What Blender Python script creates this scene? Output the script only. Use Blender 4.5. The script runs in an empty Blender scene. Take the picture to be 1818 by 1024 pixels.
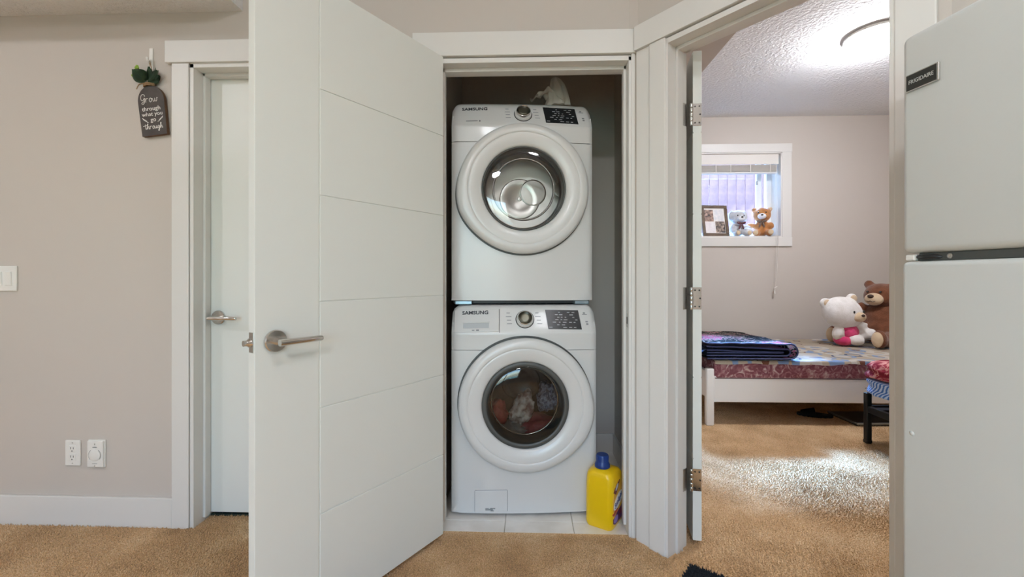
import bpy, bmesh, math, random
import numpy as np
from mathutils import Vector, Matrix, Euler, noise as mnoise

sc = bpy.context.scene
COL = sc.collection
PI = math.pi
rnd = random.Random(7)

# ------------------------------------------------------------------ camera
F_PX = 780.0                      # focal length in pixels of the 1818 px wide frame
CAM_H = 1.115
cam_d = bpy.data.cameras.new('camera')
cam = bpy.data.objects.new('camera', cam_d)
COL.objects.link(cam)
cam_d.sensor_fit = 'HORIZONTAL'
cam_d.sensor_width = 36.0
cam_d.lens = 36.0 * F_PX / 1818.0
cam_d.shift_y = -21.0 / 1818.0
cam_d.clip_start = 0.02
cam.location = (0, 0, CAM_H)
cam.rotation_euler = (PI / 2, 0, math.radians(2.0))
sc.camera = cam

# ------------------------------------------------------------------ world, sun, exposure
world = bpy.data.worlds.new('sky')
sc.world = world
world.use_nodes = True
wn = world.node_tree
wn.nodes.clear()
sky = wn.nodes.new('ShaderNodeTexSky')
sky.sky_type = 'NISHITA'
sky.sun_disc = False
sky.sun_elevation = math.radians(47)
sky.sun_rotation = math.radians(20)
bg = wn.nodes.new('ShaderNodeBackground')
bg.inputs['Strength'].default_value = 1.1
wo = wn.nodes.new('ShaderNodeOutputWorld')
wn.links.new(sky.outputs[0], bg.inputs['Color'])
wn.links.new(bg.outputs[0], wo.inputs['Surface'])

sun_d = bpy.data.lights.new('sun', 'SUN')
sun_d.energy = 66.0
sun_d.color = (0.24, 0.50, 1.0)
sun_d.angle = math.radians(15)
sun = bpy.data.objects.new('sun', sun_d)
COL.objects.link(sun)
sun.location = (3.2, 8, 6)
# the light travels towards -y, down and a little to -x
sun.rotation_euler = Vector((-0.25, -1.0, -1.09)).to_track_quat('-Z', 'Y').to_euler()

LAMP_HALL = 33.0
LAMP_BED = 84.0
sc.view_settings.view_transform = 'Standard'
sc.view_settings.look = 'None'
sc.view_settings.gamma = 1.0
sc.view_settings.use_curve_mapping = False
sc.view_settings.exposure = 0.90
try:
    sc.cycles.max_bounces = 10
    sc.cycles.diffuse_bounces = 6
    sc.cycles.transparent_max_bounces = 12
    sc.cycles.sample_clamp_indirect = 6.0
    sc.cycles.use_denoising = True
    sc.cycles.caustics_reflective = False
    sc.cycles.caustics_refractive = False
except Exception:
    pass

def portal(name, loc, rot, sx, sy):
    d = bpy.data.lights.new(name, 'AREA')
    d.shape = 'RECTANGLE'
    d.size, d.size_y = sx, sy
    d.cycles.is_portal = True
    o = bpy.data.objects.new(name, d)
    o.location, o.rotation_euler = loc, rot
    COL.objects.link(o)

# ------------------------------------------------------------------ helpers
def lin(c):
    c = c.lstrip('#')
    out = []
    for i in (0, 2, 4):
        v = int(c[i:i + 2], 16) / 255.0
        out.append(v / 12.92 if v <= 0.04045 else ((v + 0.055) / 1.055) ** 2.4)
    return (out[0], out[1], out[2], 1.0)

MATS = {}
def mat(name, color='#ffffff', rough=0.5, metal=0.0, bump=0.0, bscale=60.0, bdist=0.01, var=0.0, vscale=8.0,
        var_color=None, sheen=0.0, coat=0.0, spec=0.5, emit=0.0, emit_color=None, detail=4.0):
    if name in MATS:
        return MATS[name]
    m = bpy.data.materials.new(name)
    m.use_nodes = True
    nt = m.node_tree
    b = nt.nodes['Principled BSDF']
    b.inputs['Base Color'].default_value = lin(color)
    b.inputs['Roughness'].default_value = rough
    b.inputs['Metallic'].default_value = metal
    b.inputs['Specular IOR Level'].default_value = spec
    if sheen:
        b.inputs['Sheen Weight'].default_value = sheen
        b.inputs['Sheen Roughness'].default_value = 0.5
    if coat:
        b.inputs['Coat Weight'].default_value = coat
        b.inputs['Coat Roughness'].default_value = 0.06
    if emit:
        b.inputs['Emission Color'].default_value = lin(emit_color or color)
        b.inputs['Emission Strength'].default_value = emit
    tc = nt.nodes.new('ShaderNodeTexCoord')
    if bump:
        n = nt.nodes.new('ShaderNodeTexNoise')
        n.inputs['Scale'].default_value = bscale
        n.inputs['Detail'].default_value = detail
        bp = nt.nodes.new('ShaderNodeBump')
        bp.inputs['Strength'].default_value = bump
        bp.inputs['Distance'].default_value = bdist
        nt.links.new(tc.outputs['Object'], n.inputs['Vector'])
        nt.links.new(n.outputs['Fac'], bp.inputs['Height'])
        nt.links.new(bp.outputs[0], b.inputs['Normal'])
    if var:
        n2 = nt.nodes.new('ShaderNodeTexNoise')
        n2.inputs['Scale'].default_value = vscale
        n2.inputs['Detail'].default_value = 5.0
        mx = nt.nodes.new('ShaderNodeMix')
        mx.data_type = 'RGBA'
        mx.inputs[6].default_value = lin(color)
        mx.inputs[7].default_value = lin(var_color or color)
        rp = nt.nodes.new('ShaderNodeMapRange')
        rp.inputs[1].default_value = 0.5 - 0.5 / (1 + 4 * var)
        rp.inputs[2].default_value = 0.5 + 0.5 / (1 + 4 * var)
        nt.links.new(tc.outputs['Object'], n2.inputs['Vector'])
        nt.links.new(n2.outputs['Fac'], rp.inputs[0])
        nt.links.new(rp.outputs[0], mx.inputs[0])
        nt.links.new(mx.outputs[2], b.inputs['Base Color'])
    MATS[name] = m
    return m

def glass_mat(name, tint='#ffffff', gloss=0.10, rough=0.02):
    """Thin pane: mostly see-through, with a fresnel reflection."""
    if name in MATS:
        return MATS[name]
    m = bpy.data.materials.new(name)
    m.use_nodes = True
    nt = m.node_tree
    nt.nodes.clear()
    o = nt.nodes.new('ShaderNodeOutputMaterial')
    t = nt.nodes.new('ShaderNodeBsdfTransparent')
    t.inputs[0].default_value = lin(tint)
    g = nt.nodes.new('ShaderNodeBsdfGlossy')
    g.inputs['Roughness'].default_value = rough
    lw = nt.nodes.new('ShaderNodeLayerWeight')
    lw.inputs[0].default_value = 0.25
    mr = nt.nodes.new('ShaderNodeMapRange')
    mr.inputs[3].default_value = gloss
    mr.inputs[4].default_value = 0.75
    mx = nt.nodes.new('ShaderNodeMixShader')
    nt.links.new(lw.outputs['Fresnel'], mr.inputs[0])
    nt.links.new(mr.outputs[0], mx.inputs[0])
    nt.links.new(t.outputs[0], mx.inputs[1])
    nt.links.new(g.outputs[0], mx.inputs[2])
    nt.links.new(mx.outputs[0], o.inputs[0])
    MATS[name] = m
    return m

def link(o, parent=None):
    COL.objects.link(o)
    if parent is not None:
        o.parent = parent
    return o

def obj(name, bm, m, parent=None, smooth=False, angle=None):
    me = bpy.data.meshes.new(name)
    bmesh.ops.recalc_face_normals(bm, faces=bm.faces)
    bm.to_mesh(me)
    bm.free()
    me.materials.append(m)
    if smooth:
        me.polygons.foreach_set('use_smooth', [True] * len(me.polygons))
        if angle is not None:
            try:
                me.set_sharp_from_angle(angle=math.radians(angle))
            except Exception:
                pass
    return link(bpy.data.objects.new(name, me), parent)

def tag(o, label, cat=None, group=None, kind=None):
    o['label'] = label
    if cat:
        o['category'] = cat
    if group:
        o['group'] = group
    if kind:
        o['kind'] = kind
    return o

def thing(name, label, cat, loc=(0, 0, 0), rot=(0, 0, 0), group=None, kind=None):
    o = bpy.data.objects.new(name, None)
    o.empty_display_size = 0.05
    o.location = loc
    o.rotation_euler = rot
    COL.objects.link(o)
    return tag(o, label, cat, group, kind)

def B():
    return bmesh.new()

def box(bm, x0, x1, y0, y1, z0, z1, bev=0.0, seg=2, M=None):
    r = bmesh.ops.create_cube(bm, size=1.0)
    vs = r['verts']
    for v in vs:
        v.co = Vector(((x0 + x1) / 2 + v.co.x * (x1 - x0), (y0 + y1) / 2 + v.co.y * (y1 - y0), (z0 + z1) / 2 + v.co.z * (z1 - z0)))
        if M is not None:
            v.co = M @ v.co
    if bev:
        es = list({e for v in vs for e in v.link_edges})
        bmesh.ops.bevel(bm, geom=es, offset=bev, segments=seg, affect='EDGES', profile=0.5)
    return bm

def bx(*a, **k):
    return box(B(), *a, **k)

def prism(bm, poly, z0, z1, bev=0.0):
    lo = [bm.verts.new((p[0], p[1], z0)) for p in poly]
    hi = [bm.verts.new((p[0], p[1], z1)) for p in poly]
    n = len(poly)
    fs = [bm.faces.new(lo[::-1]), bm.faces.new(hi)]
    for i in range(n):
        fs.append(bm.faces.new((lo[i], lo[(i + 1) % n], hi[(i + 1) % n], hi[i])))
    if bev:
        bmesh.ops.bevel(bm, geom=list({e for f in fs for e in f.edges}), offset=bev, segments=2, affect='EDGES', profile=0.5)
    return bm

def loft(bm, rings, closed=True, cap0=True, cap1=True):
    rows = [[bm.verts.new(p) for p in r] for r in rings]
    n = len(rows[0])
    for a, b in zip(rows, rows[1:]):
        for i in range(n if closed else n - 1):
            j = (i + 1) % n
            bm.faces.new((a[i], a[j], b[j], b[i]))
    if closed and cap0:
        bm.faces.new(rows[0][::-1])
    if closed and cap1:
        bm.faces.new(rows[-1])
    return bm

def lathe(bm, prof, M=None, seg=48, cap0=True, cap1=True, rmod=None):
    """prof: list of (radius, height) about local z."""
    rings = []
    for r, h in prof:
        ring = []
        for i in range(seg):
            a = 2 * PI * i / seg
            rr = max(r, 1e-5) * (rmod(a, r) if rmod else 1.0)
            p = Vector((rr * math.cos(a), rr * math.sin(a), h))
            ring.append(M @ p if M is not None else p)
        rings.append(ring)
    return loft(bm, rings, True, cap0, cap1)

# lathe axis towards -y (out of a front that faces the camera): local x -> x, local y -> z, local z -> -y
FRONT = Matrix(((1, 0, 0, 0), (0, 0, -1, 0), (0, 1, 0, 0), (0, 0, 0, 1)))
def front_at(x, y, z):
    return Matrix.Translation((x, y, z)) @ FRONT

def tube(bm, pts, r, seg=8, cap=True):
    pts = [Vector(p) for p in pts]
    rings = []
    up = None
    for i, p in enumerate(pts):
        d = (pts[min(i + 1, len(pts) - 1)] - pts[max(i - 1, 0)]).normalized()
        if up is None:
            up = Vector((0, 0, 1)) if abs(d.z) < 0.9 else Vector((1, 0, 0))
        s = d.cross(up).normalized()
        up = s.cross(d).normalized()
        rr = r[i] if isinstance(r, (list, tuple)) else r
        rings.append([p + (s * math.cos(2 * PI * k / seg) + up * math.sin(2 * PI * k / seg)) * rr for k in range(seg)])
    return loft(bm, rings, True, cap, cap)

def smooth_path(pts, n=6):
    """Catmull-Rom through the points."""
    P = [Vector(p) for p in pts]
    P = [2 * P[0] - P[1]] + P + [2 * P[-1] - P[-2]]
    out = []
    for i in range(1, len(P) - 2):
        for k in range(n):
            t = k / n
            a, b, c, d = P[i - 1], P[i], P[i + 1], P[i + 2]
            out.append(0.5 * ((2 * b) + (c - a) * t + (2 * a - 5 * b + 4 * c - d) * t * t + (3 * b - a - 3 * c + d) * t ** 3))
    out.append(P[-2])
    return out

def ellipsoid(bm, c, r, rot=(0, 0, 0), u=20, v=14):
    M = Matrix.Translation(c) @ Euler(rot).to_matrix().to_4x4() @ Matrix.Diagonal((r[0], r[1], r[2], 1))
    bmesh.ops.create_uvsphere(bm, u_segments=u, v_segments=v, radius=1.0, matrix=M)
    return bm

def text_obj(name, body, size, m, parent, M, depth=0.0006, shear=0.0, sx=1.0, bold=0.0):
    """Lettering as a thin mesh; M places the text plane (x right, y up, z out)."""
    cu = bpy.data.curves.new(name, 'FONT')
    cu.body = body
    cu.size = size
    cu.extrude = depth
    cu.shear = shear
    cu.align_x = 'CENTER'
    cu.align_y = 'CENTER'
    cu.resolution_u = 3
    cu.offset = bold
    t = bpy.data.objects.new(name, cu)
    COL.objects.link(t)
    dg = bpy.context.evaluated_depsgraph_get()
    me = bpy.data.meshes.new_from_object(t.evaluated_get(dg))
    bpy.data.objects.remove(t)
    bpy.data.curves.remove(cu)
    me.transform(M @ Matrix.Diagonal((sx, 1, 1, 1)))
    me.name = name
    me.materials.clear()
    me.materials.append(m)
    return link(bpy.data.objects.new(name, me), parent)

def struct(name, bm, m, label, parent=None, cat=None, smooth=False):
    o = obj(name, bm, m, parent, smooth)
    if parent is None:
        tag(o, label, cat or name.split('_')[0], None, 'structure')
    return o

# ------------------------------------------------------------------ materials of the shell
M_WALL = mat('wall_paint', '#c8c0b7', 0.75, bump=0.10, bscale=220, bdist=0.002)
M_TRIM = mat('trim_paint', '#dedcd7', 0.38, spec=0.4)
M_DOOR = mat('door_paint', '#e2e4de', 0.42, bump=0.02, bscale=90, bdist=0.001)
M_CEIL = mat('ceiling_texture', '#e6e6e6', 0.9, bump=1.0, bscale=55, bdist=0.012, detail=3.0)
M_CHROME = mat('satin_chrome', '#d6d4d0', 0.16, 1.0)
M_STEEL = mat('brushed_steel', '#c2c0bc', 0.32, 1.0, bump=0.1, bscale=40)
M_DARK = mat('dark_gap', '#14130f', 0.8)
M_WHITEPL = mat('white_plastic', '#e8e6e0', 0.35)
M_BLACKPL = mat('black_plastic', '#1c1d1e', 0.4)

ZC = 2.755        # ceiling
ZB = 2.30         # underside of the dropped bulkheads
YW = 1.918        # closet wall, hall side
# ---- frame of the angled wall that holds the bedroom doorway: k along it towards the camera, m into the bedroom
C0 = Vector((0.460, 1.885))
ANG = math.radians(40.0)
T = Vector((math.sin(ANG), -math.cos(ANG)))
N = Vector((math.cos(ANG), math.sin(ANG)))
def D(k, m):
    p = C0 + T * k + N * m
    return (p.x, p.y)
def dbox(bm, k0, k1, m0, m1, z0, z1, bev=0.0):
    return prism(bm, [D(k0, m0), D(k1, m0), D(k1, m1), D(k0, m1)], z0, z1, bev)

# ------------------------------------------------------------------ floor
def carpet_material(name):
    m = bpy.data.materials.new(name)
    m.use_nodes = True
    nt = m.node_tree
    b = nt.nodes['Principled BSDF']
    b.inputs['Roughness'].default_value = 0.95
    b.inputs['Specular IOR Level'].default_value = 0.1
    b.inputs['Sheen Weight'].default_value = 0.15
    tc = nt.nodes.new('ShaderNodeTexCoord')
    n = nt.nodes.new('ShaderNodeTexNoise'); n.inputs['Scale'].default_value = 190; n.inputs['Detail'].default_value = 2
    n2 = nt.nodes.new('ShaderNodeTexNoise'); n2.inputs['Scale'].default_value = 5; n2.inputs['Detail'].default_value = 4
    cr = nt.nodes.new('ShaderNodeValToRGB')
    e = cr.color_ramp.elements
    e[0].position, e[0].color = 0.25, lin('#b28f69')
    e[1].position, e[1].color = 0.75, lin('#f6d9b0')
    x = e.new(0.5); x.color = lin('#deb584')
    add = nt.nodes.new('ShaderNodeMath'); add.operation = 'MULTIPLY_ADD'
    add.inputs[1].default_value = 0.65
    sub = nt.nodes.new('ShaderNodeMath'); sub.operation = 'SUBTRACT'; sub.inputs[1].default_value = 0.31
    nt.links.new(tc.outputs['Object'], n.inputs['Vector'])
    nt.links.new(tc.outputs['Object'], n2.inputs['Vector'])
    nt.links.new(n2.outputs['Fac'], add.inputs[0])
    nt.links.new(n.outputs['Fac'], add.inputs[2])
    nt.links.new(add.outputs[0], sub.inputs[0])
    nt.links.new(sub.outputs[0], cr.inputs[0])
    nt.links.new(cr.outputs[0], b.inputs['Base Color'])
    bp = nt.nodes.new('ShaderNodeBump'); bp.inputs['Strength'].default_value = 0.8; bp.inputs['Distance'].default_value = 0.008
    nt.links.new(n.outputs['Fac'], bp.inputs['Height'])
    nt.links.new(bp.outputs[0], b.inputs['Normal'])
    return m
M_CARPET = carpet_material('carpet_beige')
fl = B()
box(fl, -3.4, 4.2, -2.9, 1.925, -0.12, -0.006)
box(fl, 0.44, 4.2, 1.925, 4.95, -0.12, -0.006)
box(fl, -3.4, -0.5, 1.925, 3.2, -0.12, -0.006)
struct('floor', fl, M_CARPET, 'beige carpeted floor running from the hall into the bedroom', cat='floor')
cf = thing('floor_closet', 'pale ceramic tile floor under the stacked laundry machines', 'floor', (0, 0, 0), kind='structure')
obj('mortar_bed', bx(-0.5, 0.44, 1.925, 2.95, -0.12, -0.014), mat('grout', '#b9b2a6', 0.9), cf)
M_TILE = mat('floor_tile', '#f3f1ed', 0.3, var=0.5, vscale=7, var_color='#e0dcd5')
tx = [-0.42, -0.408, -0.101, 0.206, 0.44]
ty = [1.928, 2.02, 2.325, 2.63, 2.82]
for i in range(len(tx) - 1):
    for j in range(len(ty) - 1):
        if tx[i + 1] - tx[i] < 0.05:
            continue
        obj('tile', bx(tx[i] + 0.0015, tx[i + 1] - 0.0015, ty[j] + 0.0015, ty[j + 1] - 0.0015, -0.016, -0.0085, 0.0012, 1), M_TILE, cf)
for j in range(len(ty) - 1):
    obj('tile', bx(0.4415, 0.5535, max(ty[j], 2.035) + 0.0015, ty[j + 1] - 0.0015, -0.016, -0.0045, 0.0012, 1), M_TILE, cf)

# ------------------------------------------------------------------ walls
LD = (-1.490, -0.728)      # closed door opening
CD = (-0.385, 0.440)       # closet opening
HD = 2.062                 # heads of the openings
w = B()
Y2 = YW + 0.115
box(w, -3.4, LD[0], YW, Y2, -0.02, ZC)
box(w, LD[1], CD[0], YW, Y2, -0.02, ZC)
box(w, LD[0], LD[1], YW, Y2, HD, ZC)
box(w, CD[0], CD[1], YW, Y2, HD, ZC)
struct('wall_back', w, M_WALL, 'greige hall wall with the closed door and the laundry closet opening', cat='wall')
# angled wall with the bedroom doorway
DK = (0.148, 0.838)
w = B()
prism(w, [(CD[1], YW), (0.4742, 1.8967), D(DK[0], 0.018), D(DK[0], 0.132), (0.67, 1.97), (0.5, 2.04), (CD[1], 2.033)], -0.02, ZC)
dbox(w, DK[1], 0.955, 0.018, 0.132, -0.02, ZC)
dbox(w, DK[0], DK[1], 0.018, 0.132, HD, ZC)
struct('wall_angled', w, M_WALL, 'angled greige wall with the open bedroom doorway', cat='wall')
ax, ay = D(0.955, 0.018)
w = B()
prism(w, [(ax, ay), (4.2, ay), (4.2, ay + 0.13), (ax + 0.17, ay + 0.13), D(0.955, 0.132)], -0.02, ZC)
struct('wall_alcove', w, M_WALL, 'greige wall behind the refrigerator, shared with the bedroom', cat='wall')
w = B()
box(w, 0.555, 0.67, 1.99, 4.60, -0.02, ZC)
struct('wall_bedroom_left', w, M_WALL, 'greige bedroom wall behind the open bedroom door', cat='wall')
struct('wall_bedroom_right', bx(3.70, 3.82, ay + 0.13, 4.60, -0.02, ZC), M_WALL, 'greige bedroom wall on the right beyond the bed', cat='wall')
WX0, WX1, WZ0, WZ1 = 1.60, 2.60, 1.518, 2.388
YF = 4.59
w = B()
box(w, 0.5, WX0, YF, YF + 0.24, -0.02, ZC)
box(w, WX1, 4.2, YF, YF + 0.24, -0.02, ZC)
box(w, WX0, WX1, YF, YF + 0.24, -0.02, WZ0)
box(w, WX0, WX1, YF, YF + 0.24, WZ1, ZC)
struct('wall_bedroom_far', w, M_WALL, 'greige far bedroom wall with the small high window', cat='wall')
w = B()
box(w, -0.535, -0.42, Y2, 2.94, -0.02, ZC)
box(w, -0.42, 0.555, 2.82, 2.94, -0.02, ZC)
struct('wall_closet', w, M_WALL, 'shadowed walls inside the laundry closet', cat='wall')
w = B()
box(w, -1.75, -1.62, Y2, 3.1, -0.02, ZC)
box(w, -1.62, -0.535, 2.98, 3.1, -0.02, ZC)
struct('wall_storage', w, M_WALL, 'walls of the room behind the closed door', cat='wall')
struct('wall_left', bx(-3.52, -3.4, -2.9, Y2, -0.02, ZC), M_WALL, 'hall wall far left, outside the picture', cat='wall')
w = B()
box(w, -3.52, -1.5, -3.02, -2.9, -0.02, ZC)
box(w, 0.3, 4.2, -3.02, -2.9, -0.02, ZC)
box(w, -1.5, 0.3, -3.02, -2.9, -0.02, 0.25)
box(w, -1.5, 0.3, -3.02, -2.9, 2.15, ZC)
struct('wall_behind', w, M_WALL, 'wall behind the camera with a wide window', cat='wall')
struct('wall_right', bx(2.3, 2.42, -2.9, ay, -0.02, ZC), M_WALL, 'wall to the right behind the refrigerator', cat='wall')
cl = B()
box(cl, -3.52, 4.2, -3.02, 4.9, ZC, ZC + 0.12)
struct('ceiling', cl, M_CEIL, 'white stippled ceiling over hall and bedroom', cat='ceiling')
struct('ceiling_bulkhead_hall', bx(-3.4, -1.27, 1.50, YW, ZB, ZC), M_CEIL, 'dropped ceiling bulkhead over the left hall wall', cat='ceiling')
w = prism(B(), [D(DK[0], 0.132), (1.012, 1.58), (1.012, YF), (0.67, YF), (0.67, 1.99)], ZB, ZC)
struct('ceiling_bulkhead_bedroom', w, M_WALL, 'dropped beige bulkhead above the open bedroom door', cat='ceiling')
struct('ceiling_closet', bx(-0.42, 0.555, Y2, 2.82, 2.42, 2.46), M_CEIL, 'ceiling inside the laundry closet', cat='ceiling')

# ------------------------------------------------------------------ trim
HZ0, HZ1 = 2.072, 2.174
YT = 1.90
ntrim = [0]
def trim(bm, label):
    ntrim[0] += 1
    return struct('trim_%d' % ntrim[0], bm, M_TRIM, label, cat='trim')
# closed door: casing, header, jamb, stop
trim(bx(-1.583, -1.505, YT, YW, -0.01, HZ0 - 0.008, 0.003), 'white casing board left of the closed door')
trim(bx(-0.713, -0.635, YT, YW, -0.01, HZ0 - 0.008, 0.003), 'white casing board right of the closed door, behind the open door')
trim(bx(-1.608, -0.61, YT - 0.008, YW, HZ0 - 0.008, HZ1 - 0.012, 0.003), 'white header board above the closed door')
j = B()
box(j, LD[0] - 0.012, LD[0] + 0.004, YT + 0.006, Y2 + 0.01, -0.01, HD)
box(j, LD[1] - 0.004, LD[1] + 0.012, YT + 0.006, Y2 + 0.01, -0.01, HD)
box(j, LD[0] - 0.012, LD[1] + 0.012, YT + 0.006, Y2 + 0.01, HD - 0.016, HD + 0.004)
box(j, LD[0] + 0.004, LD[0] + 0.016, YT + 0.062, YT + 0.097, 0.012, HD - 0.016, 0.002)
box(j, LD[1] - 0.016, LD[1] - 0.004, YT + 0.062, YT + 0.097, 0.012, HD - 0.016, 0.002)
box(j, LD[0] + 0.004, LD[1] - 0.004, YT + 0.062, YT + 0.097, HD - 0.030, HD - 0.016, 0.002)
trim(j, 'white jamb and stops around the closed door')
# closet
trim(bx(CD[1] + 0.006, 0.4605, YT, YW, -0.008, HZ0, 0.002), 'narrow white casing strip right of the laundry closet')
trim(bx(-0.475, CD[0] - 0.006, YT, YW, -0.008, HZ0, 0.003), 'white casing board left of the laundry closet, behind its door')
trim(prism(B(), [(-0.499, YT - 0.008), (0.4605, YT - 0.008), D(0.0, 0.02), (0.462, YW), (-0.499, YW)], HZ0, HZ1, 0.002),
     'white header board above the laundry closet')
j = B()
box(j, CD[0] - 0.012, CD[0] + 0.004, YT + 0.006, Y2 + 0.006, -0.008, HD)
box(j, CD[1] - 0.004, CD[1] + 0.012, YT + 0.006, Y2 + 0.006, -0.008, HD)
box(j, CD[0] - 0.012, CD[1] + 0.012, YT + 0.006, Y2 + 0.006, HD - 0.016, HD + 0.004)
box(j, CD[0] + 0.004, CD[0] + 0.016, YT + 0.055, YT + 0.092, 0.02, HD - 0.016, 0.002)
box(j, CD[1] - 0.016, CD[1] - 0.004, YT + 0.055, YT + 0.092, 0.02, HD - 0.016, 0.002)
box(j, CD[0] + 0.004, CD[1] - 0.004, YT + 0.055, YT + 0.092, HD - 0.032, HD - 0.016, 0.002)
jc = trim(j, 'white jamb and stops around the laundry closet opening')
sp = obj('strike_plate', bx(CD[1] - 0.0062, CD[1] - 0.0035, YT + 0.016, YT + 0.042, 0.895, 0.955, 0.001, 1), M_STEEL, jc)
obj('strike_hole', bx(CD[1] - 0.0068, CD[1] - 0.006, YT + 0.023, YT + 0.035, 0.91, 0.94), M_DARK, sp)
# angled wall
trim(dbox(B(), 0.0, 0.066, 0.004, 0.02, -0.008, HZ0, 0.002), 'plain white filler board between closet and bedroom doorways')
trim(dbox(B(), 0.0675, 0.142, -0.004, 0.02, -0.008, HZ0, 0.004), 'white casing board left of the bedroom doorway')
trim(dbox(B(), 0.844, 0.930, -0.002, 0.02, -0.008, HZ0, 0.004), 'white casing board right of the bedroom doorway, beside the refrigerator')
trim(prism(B(), [D(-0.002, -0.010), D(0.955, -0.010), D(0.955, 0.02), D(0.01, 0.02)], HZ0, HZ1, 0.002), 'white header board above the bedroom doorway')
j = B()
dbox(j, DK[0] - 0.012, DK[0] + 0.004, 0.002, 0.138, -0.008, HD)
dbox(j, DK[1] - 0.004, DK[1] + 0.012, 0.002, 0.138, -0.008, HD)
dbox(j, DK[0] - 0.012, DK[1] + 0.012, 0.002, 0.138, HD - 0.016, HD + 0.004)
dbox(j, DK[0] + 0.004, DK[0] + 0.015, 0.055, 0.095, -0.008, HD - 0.016, 0.002)
dbox(j, DK[1] - 0.015, DK[1] - 0.004, 0.055, 0.095, -0.008, HD - 0.016, 0.002)
dbox(j, DK[0] + 0.004, DK[1] - 0.004, 0.055, 0.095, HD - 0.030, HD - 0.016, 0.002)
trim(j, 'white jamb and stops around the bedroom doorway')
# baseboards
def base(name, bm, label):
    return struct(name, bm, M_TRIM, label, cat='baseboard')
base('baseboard_left', bx(-3.4, -1.5835, YT + 0.002, YW, -0.008, 0.127, 0.003), 'white baseboard under the light switch and outlets')
base('baseboard_middle', bx(-0.6345, -0.4755, YT + 0.002, YW, -0.008, 0.127, 0.003), 'white baseboard between the two doors')
base('baseboard_closet_back', bx(-0.42, 0.555, 2.806, 2.82, -0.008, 0.118, 0.003), 'white baseboard at the back of the laundry closet')
base('baseboard_closet_right', bx(0.541, 0.555, Y2 + 0.008, 2.806, -0.008, 0.118, 0.003), 'white baseboard along the right closet wall')
base('baseboard_bedroom_far', bx(0.67, 3.70, YF - 0.015, YF, -0.008, 0.12, 0.003), 'white baseboard behind the white bed')
base('baseboard_bedroom_left', bx(0.67, 0.684, 2.0, YF - 0.015, -0.008, 0.12, 0.003), 'white baseboard behind the open bedroom door')

# ------------------------------------------------------------------ carpet pile
def carpet_pile():
    rs = np.random.RandomState(3)
    def region(x0, x1, y0, y1, step):
        gx, gy = np.meshgrid(np.arange(x0, x1, step), np.arange(y0, y1, step))
        p = np.stack([gx.ravel(), gy.ravel()], 1)
        return p + rs.uniform(-0.45, 0.45, p.shape) * step
    def km(p):
        d = p - np.array(C0)
        return d @ np.array(T), d @ np.array(N)
    a = region(-2.4, 1.25, 0.80, 2.03, 0.0080)
    k, m = km(a)
    hall = (a[:, 1] < YT - 0.001) & (m < -0.008)
    rec = (a[:, 0] > LD[0] + 0.006) & (a[:, 0] < LD[1] - 0.006) & (a[:, 1] < 2.03) & (a[:, 1] > 1.8)
    a = a[hall | rec]
    b = region(0.5, 3.3, 1.2, 4.0, 0.0086)
    k, m = km(b)
    gate = (m >= -0.008) & (m < 0.145) & (k > DK[0] + 0.017) & (k < DK[1] - 0.017)
    room = (m >= 0.145) & (b[:, 0] > 0.69) & (b[:, 1] > ay + 0.15)
    b = b[gate | room]
    p = np.concatenate([a, b])
    n = len(p)
    h = rs.uniform(0.006, 0.0145, n)
    # brushed patches of pile: the lean changes slowly over the floor
    ph = 2.2 * np.sin(p[:, 0] * 3.1 + 1.7 * np.sin(p[:, 1] * 2.3)) + 1.9 * np.sin(p[:, 1] * 4.1 + p[:, 0] * 1.3)
    lean = 0.0045
    tipx = p[:, 0] + np.cos(ph) * lean + rs.normal(0, 0.0022, n)
    tipy = p[:, 1] + np.sin(ph) * lean + rs.normal(0, 0.0022, n)
    r = rs.uniform(0.0036, 0.0056, n)
    a0 = rs.uniform(0, 6.28, n)
    co = np.zeros((n, 4, 3))
    for q in range(3):
        co[:, q, 0] = p[:, 0] + np.cos(a0 + q * 2.0944) * r
        co[:, q, 1] = p[:, 1] + np.sin(a0 + q * 2.0944) * r
        co[:, q, 2] = -0.007
    co[:, 3, 0], co[:, 3, 1], co[:, 3, 2] = tipx, tipy, -0.007 + h
    tri = np.array([[0, 1, 3], [1, 2, 3], [2, 0, 3]])
    idx = (np.arange(n)[:, None, None] * 4 + tri[None]).reshape(-1)
    me = bpy.data.meshes.new('carpet_pile')
    me.vertices.add(n * 4)
    me.vertices.foreach_set('co', co.ravel())
    nf = n * 3
    me.loops.add(nf * 3)
    me.loops.foreach_set('vertex_index', idx.astype(np.int32))
    me.polygons.add(nf)
    me.polygons.foreach_set('loop_start', np.arange(0, nf * 3, 3, dtype=np.int32))
    me.polygons.foreach_set('loop_total', np.full(nf, 3, dtype=np.int32))
    me.update()
    me.validate()
    me.materials.append(M_CARPET)
    o = link(bpy.data.objects.new('carpet_pile', me))
    tag(o, 'soft beige tufted carpet pile covering hall and bedroom floor', 'carpet', None, 'stuff')
carpet_pile()

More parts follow.
